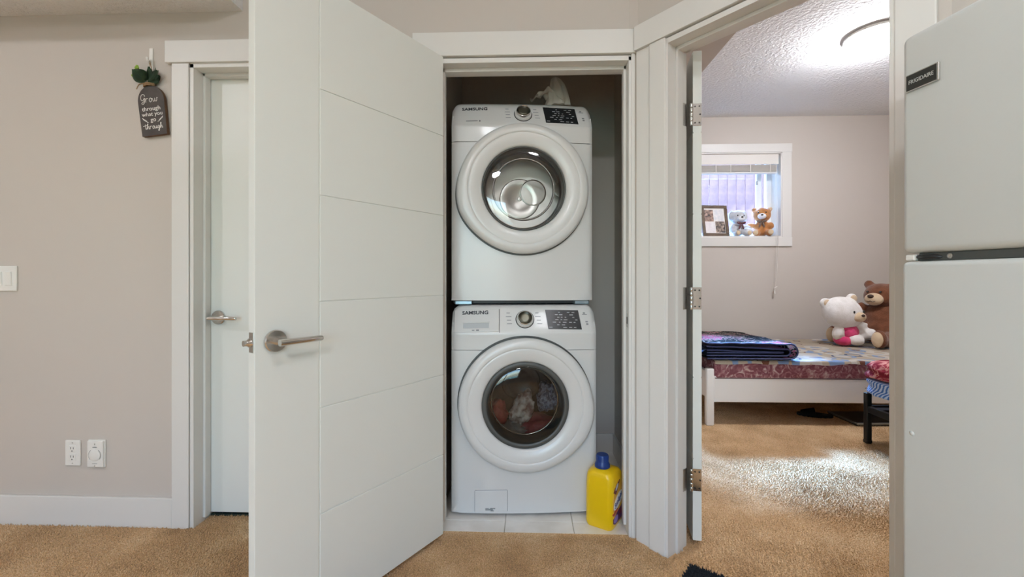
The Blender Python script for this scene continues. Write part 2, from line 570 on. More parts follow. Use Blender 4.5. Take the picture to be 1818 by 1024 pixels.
# ------------------------------------------------------------------ doors
DTH = 0.035
def lever_handle(parent, x, z, y, direction, out=-1):
    """Round rose and straight lever on a door face at local y; out = -1 looks towards local -y."""
    h = bpy.data.objects.new('door_handle', None)
    h.location = (x, y, z)
    if out > 0:
        h.rotation_euler = (0, 0, PI)
        direction = -direction
    link(h, parent)
    lathe_bm = lathe(B(), [(0.0325, 0.0), (0.0325, 0.007), (0.030, 0.010), (0.001, 0.0105)], FRONT, 40)
    obj('rose', lathe_bm, M_CHROME, h, True, 30)
    b = tube(B(), [(0, -0.008, 0), (0, -0.030, 0), (0, -0.048, 0)], [0.0115, 0.0105, 0.0105], 20)
    obj('spindle', b, M_CHROME, h, True, 40)
    pts = [(-0.014 * direction, -0.052, 0), (0.0, -0.052, 0), (0.06 * direction, -0.053, 0), (0.114 * direction, -0.053, 0), (0.116 * direction, -0.053, 0)]
    b = tube(B(), pts, [0.0098, 0.0100, 0.0090, 0.0085, 0.0075], 20)
    obj('lever', b, M_CHROME, h, True, 40)
    return h

def door_leaf(root, W, z0, z1, hinge_left=True, stile_w=0.198, both=True):
    """Leaf along local +x from the hinge edge at x=0; thickness from y=0 to DTH."""
    g = 0.0028
    obj('core', bx(0.0, W, 0.003, DTH - 0.003, z0, z1, 0.001, 1), M_DOOR, root)
    n = 6
    hh = (z1 - z0) / n
    faces = ((-1, 0.0, 0.006), (1, DTH - 0.006, DTH)) if both else ((-1, 0.0, 0.006),)
    for s, ya, yb in faces:
        obj('stile', bx(W - stile_w + g / 2, W, ya, yb, z0, z1, 0.0018, 2), M_DOOR, root)
        for i in range(n):
            obj('panel', bx(0.0, W - stile_w - g / 2, ya, yb, z0 + i * hh + (g / 2 if i else 0), z0 + (i + 1) * hh - (g / 2 if i < n - 1 else 0), 0.0018, 2), M_DOOR, root)

def hinge(parent, z, x, y, ang, h=0.089, leafs=True):
    """Butt hinge: knuckle barrel with two leaves and screw heads (local frame turned by ang)."""
    e = bpy.data.objects.new('hinge', None)
    e.location = (x, y, z)
    e.rotation_euler = (0, 0, ang)
    link(e, parent)
    k = B()
    for i in range(5):
        lathe(k, [(0.0058, -h / 2 + i * h / 5 + 0.0006), (0.0062, -h / 2 + i * h / 5 + 0.0015), (0.0062, -h / 2 + (i + 1) * h / 5 - 0.0015), (0.0058, -h / 2 + (i + 1) * h / 5 - 0.0006)], None, 14)
    obj('knuckle', k, M_STEEL, e, True, 40)
    return e

# the closed door
d1 = thing('door_1', 'closed white door seen in the left doorway', 'door', (LD[1] - 0.007, 2.0, 0), (0, 0, 0), kind='structure')
W1 = (LD[1] - 0.007) - (LD[0] + 0.007)
sub = bpy.data.objects.new('leaf', None)
link(sub, d1)
sub.location = (0, DTH, 0)
sub.rotation_euler = (0, 0, PI)
door_leaf(sub, W1, 0.018, 2.042)
# outside face of the leaf is at local y = DTH of the turned frame, i.e. towards the hall
lever_handle(d1, -W1 + 0.046, 0.925, 0.0, 1, -1)
obj('threshold_strip', bx(-W1, 0, 0.01, 0.05, -0.006, 0.004), mat('threshold_green', '#25352f', 0.6), d1)

# the open closet door
HX, HY, FX, FY = -0.3575, 1.858, -0.7646, 1.2063
dv = Vector((FX - HX, FY - HY))
W2 = dv.length
a2 = math.atan2(dv.y, dv.x)
# local +x from hinge to free edge; local +y is the left normal of that direction -> the face seen is at y = DTH side
d2 = thing('door_2', 'white grooved closet door standing open in the foreground', 'door', (0, 0, 0), (0, 0, a2), kind='structure')
nl = Vector((-math.sin(a2), math.cos(a2)))
# seen face must be at (HX,HY): origin = H - nl*DTH when nl points to the seen side
d2.location = (HX - nl.x * DTH, HY - nl.y * DTH, 0)
door_leaf(d2, W2, 0.021, 2.050)
lever_handle(d2, W2 - 0.057, 0.928, DTH, -1, 1)
lever_handle(d2, W2 - 0.057, 0.928, 0.0, -1, -1)
lt = obj('latch', bx(W2 - 0.0005, W2 + 0.0012, 0.0055, 0.0295, 0.900, 0.957, 0.0005, 1), M_STEEL, d2)
bt = tube(B(), [(W2 + 0.001, DTH / 2, 0.928), (W2 + 0.007, DTH / 2, 0.928), (W2 + 0.012, DTH / 2, 0.928), (W2 + 0.022, DTH / 2, 0.928)], [0.0125, 0.0125, 0.0085, 0.0085], 18)
obj('latch_bolt', bt, M_CHROME, lt, True, 40)
for z in (0.25, 1.03, 1.83):
    e = hinge(d2, z, -0.004, -0.006, 0)
    obj('leaf_plate', bx(-0.001, 0.0006, 0.002, 0.030, -0.0445, 0.0445), M_STEEL, e)

# the bedroom door: hinge edge towards the camera
BD = Vector((0.686, 1.846))
a3 = math.radians(90 - 9.0)
d3 = thing('door_3', 'white bedroom door swung open, seen edge-on with three hinges', 'door', (BD.x + 0.036, BD.y, 0), (0, 0, a3), kind='structure')
door_leaf(d3, 0.70, 0.02, 2.052)
lever_handle(d3, 0.70 - 0.06, 0.93, 0.0, -1, -1)
lever_handle(d3, 0.70 - 0.06, 0.93, DTH, -1, 1)
M_SCREW = mat('screw_head', '#4b4844', 0.4, 0.9)
for z in (0.272, 1.025, 1.787):
    e = bpy.data.objects.new('hinge', None)
    link(e, d3)
    e.location = (0, DTH + 0.004, z)
    k = B()
    h = 0.092
    for i in range(5):
        lathe(k, [(0.0055, -h / 2 + i * h / 5 + 0.0006), (0.0062, -h / 2 + i * h / 5 + 0.0018), (0.0062, -h / 2 + (i + 1) * h / 5 - 0.0018), (0.0055, -h / 2 + (i + 1) * h / 5 - 0.0006)], Matrix.Translation((-0.006, 0.002, 0)), 14)
    obj('knuckle', k, M_CHROME, e, True, 40)
    obj('hinge_plate', bx(-0.0022, 0.0005, -0.038, -0.001, -0.046, 0.046, 0.001, 1), M_CHROME, e)
    s = B()
    for zz, yy in ((-0.034, -0.012), (-0.034, -0.029), (0.034, -0.012), (0.034, -0.029), (0.0, -0.032)):
        lathe(s, [(0.0036, 0.0), (0.0036, 0.0008), (0.001, 0.0010)], Matrix.Translation((-0.0022, yy, zz)) @ Matrix.Rotation(-PI / 2, 4, 'Y'), 10)
    obj('screw', s, M_SCREW, e)['kind'] = 'stuff'
    # plate let into the jamb (in the jamb's own direction)
    R = Matrix.Rotation(-a3, 4, 'Z')
    jm = B()
    p0 = Vector(D(DK[0] + 0.0048, 0.100)); p1 = Vector(D(DK[0] + 0.0048, 0.138)); q1 = Vector(D(DK[0] + 0.0062, 0.138)); q0 = Vector(D(DK[0] + 0.0062, 0.100))
    prism(jm, [p0, p1, q1, q0], z - 0.046, z + 0.046)
    inv = (Matrix.Translation((BD.x + 0.036, BD.y, 0)) @ Matrix.Rotation(a3, 4, 'Z') @ Matrix.Translation(e.location)).inverted()
    bmesh.ops.transform(jm, matrix=inv, verts=jm.verts)
    obj('jamb_plate', jm, M_STEEL, e)

# ------------------------------------------------------------------ lamps (their light stays with them)
def dome_lamp(label, x, y, strength, r=0.175, drop=0.115, color='#f7f8ff', group=None):
    t = thing('ceiling_lamp', label, 'lamp', (x, y, ZC), group=group)
    obj('base_plate', lathe(B(), [(r * 1.02, 0.0), (r * 1.10, -0.012), (r * 1.10, -0.026), (r * 1.02, -0.031)], None, 48), M_WHITEPL, t, True, 30)
    prof = [(r, -0.030), (r * 1.0, -0.036)]
    for i in range(1, 10):
        a = i / 9 * PI / 2
        prof.append((max(r * math.cos(a), 0.004), -0.036 - drop * math.sin(a)))
    g = mat('lamp_glass_%d' % int(strength * 10), '#ffffff', 0.3, emit=strength, emit_color=color)
    obj('glass_dome', lathe(B(), prof, None, 48), g, t, True)
    for k in range(3):
        a = k * 2.094 + 2.6
        obj('clip', bx(-0.006, 0.006, -0.004, 0.012, -0.012, 0.014, 0.002, 1, Matrix.Translation((r * math.cos(a), r * math.sin(a), -0.032)) @ Matrix.Rotation(a + PI / 2, 4, 'Z')), M_STEEL, t)
    return t
dome_lamp('frosted glass dome lamp glowing on the bedroom ceiling', 2.36, 3.05, LAMP_BED * 0.78, r=0.170, drop=0.11)
dome_lamp('frosted dome lamp on the hall ceiling above the camera, right of centre', 0.53, 0.20, LAMP_HALL * 1.15, r=0.11, drop=0.08, group='hall ceiling lamps')
dome_lamp('frosted dome lamp on the hall ceiling to the left behind the camera', -2.75, 0.05, LAMP_HALL * 2.2, r=0.11, drop=0.08, group='hall ceiling lamps')
dome_lamp('frosted dome lamp added on the hall ceiling behind the camera as fill light', -0.2, -1.7, LAMP_HALL * 1.95, group='hall ceiling lamps')  # added unseen lamp that evens out the hall light

# ------------------------------------------------------------------ windows
M_VINYL = mat('window_vinyl', '#eef0f0', 0.3)
M_PANE = glass_mat('window_glass', '#f4fbff', 0.04, 0.0)
def casing(bmx, x0, x1, z0, z1, cw, y):
    pass
w1 = thing('window_1', 'small high bedroom window above the bed with white frame', 'window', (0, 0, 0), kind='structure')
obj('casing_top', bx(WX0 - 0.098, WX1 + 0.098, YF - 0.018, YF, WZ1, WZ1 + 0.086, 0.003), M_TRIM, w1)
obj('casing_bottom', bx(WX0 - 0.098, WX1 + 0.098, YF - 0.018, YF, WZ0 - 0.092, WZ0, 0.003), M_TRIM, w1)
obj('casing_side', bx(WX0 - 0.094, WX0, YF - 0.016, YF, WZ0, WZ1, 0.003), M_TRIM, w1)
obj('casing_side', bx(WX1, WX1 + 0.094, YF - 0.016, YF, WZ0, WZ1, 0.003), M_TRIM, w1)
rv = B()
box(rv, WX0, WX0 + 0.012, YF - 0.01, YF + 0.24, WZ0, WZ1)
box(rv, WX1 - 0.012, WX1, YF - 0.01, YF + 0.24, WZ0, WZ1)
box(rv, WX0, WX1, YF - 0.01, YF + 0.24, WZ1 - 0.012, WZ1)
box(rv, WX0, WX1, YF - 0.012, YF + 0.24, WZ0, WZ0 + 0.014)
obj('reveal', rv, M_TRIM, w1)
yv0, yv1 = YF + 0.165, YF + 0.222
fb = B()
for (x0, x1, z0, z1) in ((WX0 + 0.012, WX0 + 0.062, WZ0 + 0.014, WZ1 - 0.012), (WX1 - 0.062, WX1 - 0.012, WZ0 + 0.014, WZ1 - 0.012),
                         (WX0 + 0.012, WX1 - 0.012, WZ0 + 0.014, WZ0 + 0.06), (WX0 + 0.012, WX1 - 0.012, WZ1 - 0.058, WZ1 - 0.012)):
    box(fb, x0, x1, yv0, yv1, z0, z1, 0.003, 1)
obj('frame', fb, M_VINYL, w1)
ms = obj('sash', bx(2.02 + 0.42, 2.02 + 0.47, yv0 + 0.008, yv1 - 0.01, WZ0 + 0.05, WZ1 - 0.05, 0.003, 1), M_VINYL, w1)
obj('sash', bx(1.735, 1.785, yv0 + 0.008, yv1 - 0.01, WZ0 + 0.05, WZ1 - 0.05, 0.003, 1), M_VINYL, w1)
obj('sash_latch', bx(2.425, 2.447, yv0 - 0.006, yv0 + 0.008, 2.09, 2.13, 0.003, 1), mat('latch_grey', '#a9adb0', 0.4), ms)
obj('pane', bx(WX0 + 0.06, 1.735, yv0 + 0.028, yv0 + 0.032, WZ0 + 0.058, WZ1 - 0.056), M_PANE, w1)
obj('pane', bx(1.785, 2.44, yv0 + 0.028, yv0 + 0.032, WZ0 + 0.058, WZ1 - 0.056), M_PANE, w1)
obj('pane', bx(2.49, WX1 - 0.06, yv0 + 0.028, yv0 + 0.032, WZ0 + 0.058, WZ1 - 0.056), M_PANE, w1)
portal('bedroom_window_portal', ((WX0 + WX1) / 2, YF + 0.25, (WZ0 + WZ1) / 2), (-PI / 2, 0, 0), WX1 - WX0, WZ1 - WZ0)

w2 = thing('window_2', 'wide window in the wall behind the camera', 'window', (0, 0, 0), kind='structure')
f2 = B()
for (x0, x1, z0, z1) in ((-1.5, -1.43, 0.25, 2.15), (0.23, 0.3, 0.25, 2.15), (-1.43, 0.23, 0.25, 0.32), (-1.43, 0.23, 2.08, 2.15), (-0.635, -0.565, 0.32, 2.08)):
    box(f2, x0, x1, -2.98, -2.92, z0, z1, 0.003, 1)
obj('frame', f2, M_VINYL, w2)
obj('pane', bx(-1.43, -0.635, -2.952, -2.948, 0.32, 2.08), M_PANE, w2)
obj('pane', bx(-0.565, 0.23, -2.952, -2.948, 0.32, 2.08), M_PANE, w2)
portal('hall_window_portal', (-0.6, -3.03, 1.2), (PI / 2, 0, 0), 1.8, 1.9)

# ------------------------------------------------------------------ laundry machines
M_APP = mat('appliance_white', '#d6d6d4', 0.30, coat=0.1)
M_APP2 = mat('appliance_white_satin', '#d2d2d0', 0.34)
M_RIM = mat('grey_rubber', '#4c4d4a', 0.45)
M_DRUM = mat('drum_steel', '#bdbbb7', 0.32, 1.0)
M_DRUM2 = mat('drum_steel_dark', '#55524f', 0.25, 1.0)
M_GLASSD = glass_mat('machine_glass', '#f0f0ee', 0.06, 0.01)
M_GLASSW = glass_mat('machine_glass_dark', '#c4c5c2', 0.045, 0.01)
M_PRINT = mat('grey_print', '#7d8084', 0.6)
M_LOGO = mat('dark_print', '#33383d', 0.5)
M_LED = mat('panel_black', '#232527', 0.25)
M_LEDT = mat('panel_print', '#c2c5c6', 0.5)

def bulge(x, half):
    t = min(abs(x) / half, 1.0)
    return 0.016 * t * t + 0.010 * max(0.0, (t - 0.93) / 0.07) ** 2

def machine(name, label, loc, rotz, zc, R, rg, washer):
    t = thing(name, label, 'washer' if washer else 'dryer', loc, (0, 0, rotz))
    hw, depth, zs, zp = 0.343, 0.675, 0.770, 0.850
    # cabinet: five sides, open front
    c = B()
    box(c, -hw + 0.004, -hw + 0.008, 0.10, depth, 0.012, 0.955)
    box(c, hw - 0.008, hw - 0.004, 0.10, depth, 0.012, 0.955)
    box(c, -hw + 0.004, -hw + 0.008, 0.035, 0.10, 0.012, 0.90)
    box(c, hw - 0.008, hw - 0.004, 0.035, 0.10, 0.012, 0.90)
    box(c, -hw + 0.030, hw - 0.030, 0.085, depth, 0.955, 0.978, 0.004)
    box(c, -hw + 0.004, hw - 0.004, 0.11, depth, 0.945, 0.960, 0.004)
    box(c, -hw + 0.004, hw - 0.004, depth - 0.006, depth, 0.012, 0.975)
    box(c, -hw + 0.004, hw - 0.004, 0.035, depth, 0.010, 0.016)
    obj('cabinet', c, M_APP2, t)
    # front panel below the seam, with the round opening
    def front(z0, z1, hole):
        bm = B()
        seg = 96
        rings = []
        cx, cz = 0.0, zc
        def rect(a):
            dx, dz = math.cos(a), math.sin(a)
            s = 1e9
            if dx > 1e-9: s = min(s, hw / dx)
            if dx < -1e-9: s = min(s, -hw / dx)
            if dz > 1e-9: s = min(s, (z1 - cz) / dz)
            if dz < -1e-9: s = min(s, (z0 - cz) / dz)
            return dx * s, cz + dz * s
        angs = sorted([2 * PI * i / seg for i in range(seg)] + [math.atan2(zz - cz, xx) % (2 * PI) for xx in (-hw, hw) for zz in (z0, z1)])
        for q in range(13):
            f = q / 12
            f = 1 - (1 - f) ** 1.6
            ring = []
            for a in angs:
                rx, rz = rect(a)
                x = hole * math.cos(a) * (1 - f) + rx * f
                z = cz + hole * math.sin(a) * (1 - f) + (rz - cz) * f
                ring.append(Vector((x, bulge(x, hw), z)))
            rings.append(ring)
        last = rings[-1]
        rings.append([Vector((p.x * 0.997, p.y + 0.006, (p.z - cz) * 0.994 + cz)) for p in last])
        rings.append([Vector((p.x * 0.997, p.y + 0.03, (p.z - cz) * 0.994 + cz)) for p in last])
        return loft(bm, rings, True, False, False)
    obj('front_panel', front(0.006, zs - 0.001, rg + 0.008), M_APP, t, True, 50)
    # band above the seam and the sloping control panel
    SL = math.atan2(0.050, 0.110)
    prof = [(0.0, zs + 0.001), (0.0, zp - 0.012), (-0.001, zp - 0.004), (0.0005, zp + 0.002)]
    for i in range(1, 7):
        prof.append((0.0005 + 0.050 * i / 6, zp + 0.002 + 0.110 * i / 6))
    prof += [(0.056, zp + 0.119), (0.066, zp + 0.126), (0.085, zp + 0.128)]
    bm = B()
    rings = []
    for (y, z) in prof:
        row = []
        for i in range(81):
            x = -hw + 2 * hw * i / 80
            edge = max(0.0, (abs(x) - hw + 0.05) / 0.05)
            zz = z - 0.034 * edge ** 3 * max(0.0, (z - zp - 0.03) / 0.10)
            row.append(Vector((x, y + bulge(x, hw), zz)))
        rings.append(row)
    loft(bm, rings, closed=False)
    cp = obj('control_panel', bm, M_APP, t, True, 40)
    # frame of the slope: x right, y up the slope, z out
    PF = Matrix.Translation((0, 0.0005, zp + 0.002)) @ Matrix.Rotation(PI / 2 - SL, 4, 'X')
    def at(x, v, wv=0.0):
        return Matrix.Translation((0, bulge(x, hw), 0)) @ PF @ Matrix.Translation((x, v, wv)) @ Matrix.Rotation(math.atan((bulge(x + 1e-3, hw) - bulge(x - 1e-3, hw)) / 2e-3), 4, 'Y')
    text_obj('logo', 'SAMSUNG', 0.0245, M_LOGO, cp, at(-0.232, 0.097, 0.0052 if washer else 0.001), sx=1.12, bold=0.0006)
    if not washer:
        b = box(B(), -0.028, 0.028, -0.0018, 0.0018, 0, 0.0008, M=at(-0.245, 0.022, 0.0006))
        lathe(b, [(0.0045, 0), (0.0045, 0.0008)], at(-0.207, 0.022, 0.0006), 10)
        obj('badge_print', b, M_PRINT, cp)
    # knob
    kb = bpy.data.objects.new('knob', None)
    kb.matrix_world = at(0.004, 0.066, 0.0)
    link(kb, t)
    obj('knob_gap', lathe(B(), [(0.0445, 0), (0.0445, 0.0012), (0.041, 0.0014)], None, 48), M_BLACKPL, kb, True, 30)
    obj('knob_ring', lathe(B(), [(0.041, 0.0), (0.0405, 0.010), (0.038, 0.014), (0.036, 0.0145)], None, 48), M_APP, kb, True, 30)
    obj('knob_chrome', lathe(B(), [(0.036, 0.006), (0.0355, 0.021), (0.034, 0.026), (0.0315, 0.0275), (0.0305, 0.026)], None, 48, cap1=False), M_CHROME, kb, True, 30)
    obj('knob_cap', lathe(B(), [(0.0306, 0.0258), (0.015, 0.0262), (0.001, 0.0264)], None, 40), mat('knob_face', '#6f6d60' if washer else '#3a4a44', 0.3, 0.7), kb, True)
    # cycle names printed on both sides of the knob
    pr = B()
    for s, xs in ((-1, -0.075), (1, 0.062)):
        for i in range(4):
            wd = (0.016, 0.026, 0.020, 0.024)[i] * 0.5
            box(pr, -wd, wd, -0.0013, 0.0013, 0, 0.0006, M=at(xs + 0.004 * i * (0.5 if s < 0 else 1), 0.098 - i * 0.018, 0.0006))
    obj('cycle_print', pr, M_PRINT, cp)['kind'] = 'stuff'
    # display: leaning black field with white print
    db = B()
    x0, x1, v0, v1, sk = 0.102, 0.262, 0.016, 0.112, -0.012
    M = at(0.18, 0.0, 0.0008)
    pts = [(x0 - 0.18 - sk, v0), (x1 - 0.18 - sk, v0), (x1 - 0.18, v1), (x0 - 0.18, v1)]
    lo = [db.verts.new(M @ Vector((p[0], p[1], -0.004))) for p in pts]
    hi = [db.verts.new(M @ Vector((p[0], p[1], 0.0012))) for p in pts]
    db.faces.new(hi)
    db.faces.new(lo[::-1])
    for i in range(4):
        db.faces.new((lo[i], lo[(i + 1) % 4], hi[(i + 1) % 4], hi[i]))
    dp = obj('display', db, M_LED, cp)
    pr = B()
    r2 = random.Random(5)
    for row in range(7):
        v = v1 - 0.012 - row * 0.0125
        x = x0 + 0.006 + 0.0017 * row
        while x < x1 - 0.02 + 0.0017 * row:
            wd = r2.uniform(0.007, 0.018)
            if r2.random() < 0.72:
                box(pr, x - 0.18, x - 0.18 + wd, v - 0.0013, v + 0.0013, 0.0012, 0.0016, M=M)
            x += wd + r2.uniform(0.006, 0.014)
    obj('display_print', pr, M_LEDT, dp)['kind'] = 'stuff'
    pr = B()
    for (x, v, wd, hh) in ((0.292, 0.088, 0.012, 0.0013), (0.290, 0.096, 0.005, 0.003), (0.300, 0.052, 0.006, 0.003), (0.302, 0.040, 0.005, 0.004)):
        box(pr, -wd, wd, -hh, hh, 0, 0.0007, M=at(x, v, 0.0008))
    obj('icon_print', pr, M_PRINT, cp)['kind'] = 'stuff'
    if washer:
        # detergent drawer with a recessed grip
        M = at(-0.227, 0.0, 0.0) @ Matrix.Translation((0.227, 0, 0))
        dr = obj('drawer', bx(-0.332, -0.1185, 0.003, 0.117, -0.010, 0.0035, 0.004, 2, M), M_APP, t)
        g = B()
        box(g, -0.288, -0.166, 0.021, 0.050, 0.002, 0.0042, 0.0018, 2, M)
        obj('grip_recess', g, mat('grip_shadow', '#b9bdbf', 0.5), dr)
        obj('grip_lip', box(B(), -0.290, -0.164, 0.046, 0.0525, 0.0025, 0.0085, 0.0025, 2, M), M_APP, dr)
        pr = B()
        box(pr, -0.246, -0.234, 0.009, 0.013, 0.0036, 0.0042, M=M)
        box(pr, -0.226, -0.213, 0.008, 0.014, 0.0036, 0.0042, 0.0, 2, M)
        obj('grip_print', pr, M_PRINT, dr)
        seam = B()
        box(seam, -0.1175, -0.1155, 0.0, 0.118, -0.003, 0.0010, M=Matrix.Translation((0, bulge(-0.116, hw), 0)) @ PF)
        obj('drawer_seam', seam, M_RIM, cp)
        # filter flap bottom left
        ff = obj('filter_flap', bx(-0.233, -0.078, bulge(0.155, hw) - 0.0035, 0.03, 0.014, 0.117, 0.003, 2), M_APP, t)
        fg = tube(B(), [(-0.232 + 0.154 * q, bulge(0.155, hw) - 0.0028, zz) for q, zz in ((0, 0.018), (0, 0.113), (0.01, 0.116), (0.99, 0.116), (1, 0.113), (1, 0.018))], 0.0008, 6)
        obj('flap_gap', fg, M_PRINT, ff)
        st = B()
        for i, (xx, zz, wd, hh) in enumerate(((-0.165, 0.026, 0.018, 0.004), (-0.148, 0.031, 0.012, 0.003), (-0.175, 0.031, 0.008, 0.002), (-0.150, 0.020, 0.008, 0.002))):
            box(st, xx - wd, xx + wd, bulge(0.155, hw) - 0.0045, bulge(0.155, hw) - 0.003, zz - hh, zz + hh, 0.001, 1)
        obj('torn_sticker', st, mat('torn_sticker', '#8c8f90', 0.6), ff)
    # door
    dcx = 0.004
    dr = bpy.data.objects.new('door', None)
    dr.location = (dcx, 0, zc)
    link(dr, t)
    ha = math.radians(-18) if washer else math.radians(196)
    def rm(a, r):
        if r < R * 0.9:
            return 1.0
        d = (a - ha + PI) % (2 * PI) - PI
        return 1.0 + 0.045 * math.exp(-(d / 0.42) ** 2)
    pf = [(R - 0.016, 0.0075), (R - 0.003, 0.0085), (R, 0.015), (R - 0.003, 0.026), (R - 0.012, 0.034), (R - 0.028, 0.038), (R - 0.040, 0.0375),
          (R - 0.046, 0.0365), (R - 0.0475, 0.0345), (R - 0.049, 0.0350), (R - 0.056, 0.0355), (R - 0.080, 0.033), (rg + 0.014, 0.028), (rg + 0.006, 0.025), (rg + 0.001, 0.020), (rg - 0.002, 0.006)]
    obj('door_ring', lathe(B(), pf, FRONT, 120, False, False, rm), M_APP, dr, True, 60)
    # dark joint ring behind the door
    obj('door_gap', lathe(B(), [(R - 0.011, -0.020), (R - 0.011, 0.0078), (R - 0.02, 0.0078)], FRONT, 96, False, False, rm), M_RIM, dr, True)
    sl = B()  # flat dark ring on the panel, paints the shade around the door edge
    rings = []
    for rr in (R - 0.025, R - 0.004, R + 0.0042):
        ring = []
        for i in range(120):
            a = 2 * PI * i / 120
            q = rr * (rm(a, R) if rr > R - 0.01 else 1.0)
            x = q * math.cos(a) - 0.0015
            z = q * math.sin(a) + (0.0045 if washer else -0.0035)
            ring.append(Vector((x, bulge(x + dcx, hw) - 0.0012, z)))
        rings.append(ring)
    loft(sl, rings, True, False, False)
    obj('door_gap_shade', sl, M_RIM, dr, True)
    # collar and bowl
    if washer:
        obj('gasket', lathe(B(), [(rg, 0.016), (rg - 0.006, 0.021), (rg - 0.022, 0.020), (rg - 0.030, 0.010), (rg - 0.034, -0.02), (rg - 0.036, -0.060)], FRONT, 96, False, False), M_RIM, dr, True)
        bowl = [(rg - 0.022, 0.0195)] + [((rg - 0.022) * math.cos(a), 0.0195 + 0.012 * math.sin(a)) for a in [i / 8 * PI / 2 for i in range(1, 8)]] + [(0.001, 0.0315)]
        obj('door_glass', lathe(B(), bowl, FRONT, 96, False, True), M_GLASSW, dr, True)
    else:
        obj('collar', lathe(B(), [(rg, 0.012), (rg - 0.003, 0.021), (rg - 0.008, 0.020), (rg - 0.010, 0.006), (rg - 0.014, -0.03)], FRONT, 96, False, False), M_RIM, dr, True)
        bowl = [(rg - 0.006, 0.018)] + [((rg - 0.006) * math.cos(a), 0.018 + 0.010 * math.sin(a)) for a in [i / 8 * PI / 2 for i in range(1, 8)]] + [(0.001, 0.028)]
        obj('door_glass', lathe(B(), bowl, FRONT, 96, False, True), M_GLASSD, dr, True)
        # the inner dish of the door: smoky steel look with rings
        obj('inner_dish', lathe(B(), [(rg - 0.050, -0.01), (rg - 0.053, 0.002), (rg - 0.057, 0.002), (rg - 0.060, -0.01)], FRONT, 96, False, False), M_DRUM, dr, True)
    # drum
    Rd = 0.235
    dd = 0.32 if washer else 0.16
    dp = [(rg - 0.02, -0.05), (Rd, -0.07), (Rd, -0.09 - dd), (Rd - 0.02, -0.11 - dd), (0.11, -0.115 - dd), (0.105, -0.108 - dd), (0.07, -0.106 - dd), (0.06, -0.112 - dd), (0.001, -0.112 - dd)]
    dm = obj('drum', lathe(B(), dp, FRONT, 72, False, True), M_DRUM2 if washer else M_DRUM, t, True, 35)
    dm.location = (dcx, 0, zc)
    for k in range(3):
        a = k * 2 * PI / 3 + (0.95 if washer else 1.4)
        M = Matrix.Rotation(a, 4, 'Y')
        lf = B()
        ellipsoid(lf, (0, 0.09 + dd / 2, Rd - 0.008), (0.042, dd / 2, 0.052), (0, 0, 0), 20, 14)
        bmesh.ops.transform(lf, matrix=M, verts=lf.verts)
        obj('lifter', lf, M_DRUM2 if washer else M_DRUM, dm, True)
    if washer:
        obj('drum_lip', lathe(B(), [(0.158, -0.060), (0.160, -0.056), (0.163, -0.056), (0.165, -0.060)], FRONT, 80, False, False), M_CHROME, dm, True)
    if not washer:
        obj('hub', lathe(B(), [(0.012, -0.112 - dd), (0.010, -0.108 - dd), (0.001, -0.107 - dd)], FRONT, 32), M_DRUM, dm, True, 30)
        obj('vent_grille', lathe(B(), [(0.072, -0.116 - dd), (0.071, -0.104 - dd), (0.067, -0.103 - dd), (0.065, -0.108 - dd), (0.001, -0.107 - dd)], Matrix.Translation((0.072, 0, 0.035)) @ FRONT, 36), M_DRUM, dm, True, 30)
    # feet
    for fx in (-0.28, 0.28):
        for fy in (0.06, 0.6):
            fz = -(0.0085 if washer else 0.014)
            obj('foot', lathe(B(), [(0.022, fz), (0.022, fz + 0.008), (0.012, fz + 0.011), (0.012, 0.012)], Matrix.Translation((fx, fy, 0)), 16), M_BLACKPL, t, True, 30)
    return t

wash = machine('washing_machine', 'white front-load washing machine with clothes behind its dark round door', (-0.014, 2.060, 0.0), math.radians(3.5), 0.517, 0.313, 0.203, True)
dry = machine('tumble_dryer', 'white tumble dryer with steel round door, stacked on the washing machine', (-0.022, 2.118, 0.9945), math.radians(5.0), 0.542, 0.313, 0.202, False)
# stacking kit between the machines (part of the dryer)
sk = B()
box(sk, -0.335, 0.335, 0.05, 0.64, -0.012, 0.004, 0.002, 1)
obj('stacking_plate', sk, M_BLACKPL, dry)
obj('bracket', bx(-0.325, -0.245, 0.012, 0.06, -0.013, 0.004, 0.002, 1), mat('zinc', '#8fa0aa', 0.35, 0.9), dry)
obj('bracket', bx(0.255, 0.325, 0.012, 0.06, -0.013, 0.004, 0.002, 1), mat('zinc'), dry)

# ---- cloths inside the drum
def crumple(name, label, cat, loc, size, m, seed, group=None, rot=(0, 0, 0), sub=4):
    bm = B()
    bmesh.ops.create_icosphere(bm, subdivisions=sub, radius=1.0)
    for v in bm.verts:
        p = v.co.copy()
        n1 = mnoise.noise(p * 1.6 + Vector((seed, 0, 0)))
        n2 = 1 - abs(mnoise.noise(p * 3.6 + Vector((0, seed, 0)))) * 2
        n3 = 1 - abs(mnoise.noise(p * 8.0 + Vector((0, 0, seed)))) * 2
        f = 1 + 0.35 * n1 + 0.22 * (n2 - 0.5) + 0.08 * (n3 - 0.5)
        v.co = Vector((p.x * f * size[0], p.y * f * size[1], p.z * f * size[2]))
    o = obj(name, bm, m, None, True)
    o.location = loc
    o.rotation_euler = rot
    return tag(o, label, cat, group)
def wpt(x, y, z):
    c, s = math.cos(math.radians(3.5)), math.sin(math.radians(3.5))
    return (-0.016 + x * c - y * s, 2.060 + x * s + y * c, 0.010 + z)
M_LACE = mat('lace_cloth', '#d8d2cc', 0.9, var=0.8, vscale=26, var_color='#7c5f5d', bump=0.5, bscale=60)
G = 'laundry in the washing machine drum'
crumple('laundry_cloth', 'white patterned cloth crumpled in the middle of the washer drum', 'clothes', wpt(0.0, 0.15, 0.445), (0.052, 0.06, 0.085), M_LACE, 1.3, G, (0, 0.45, 0))
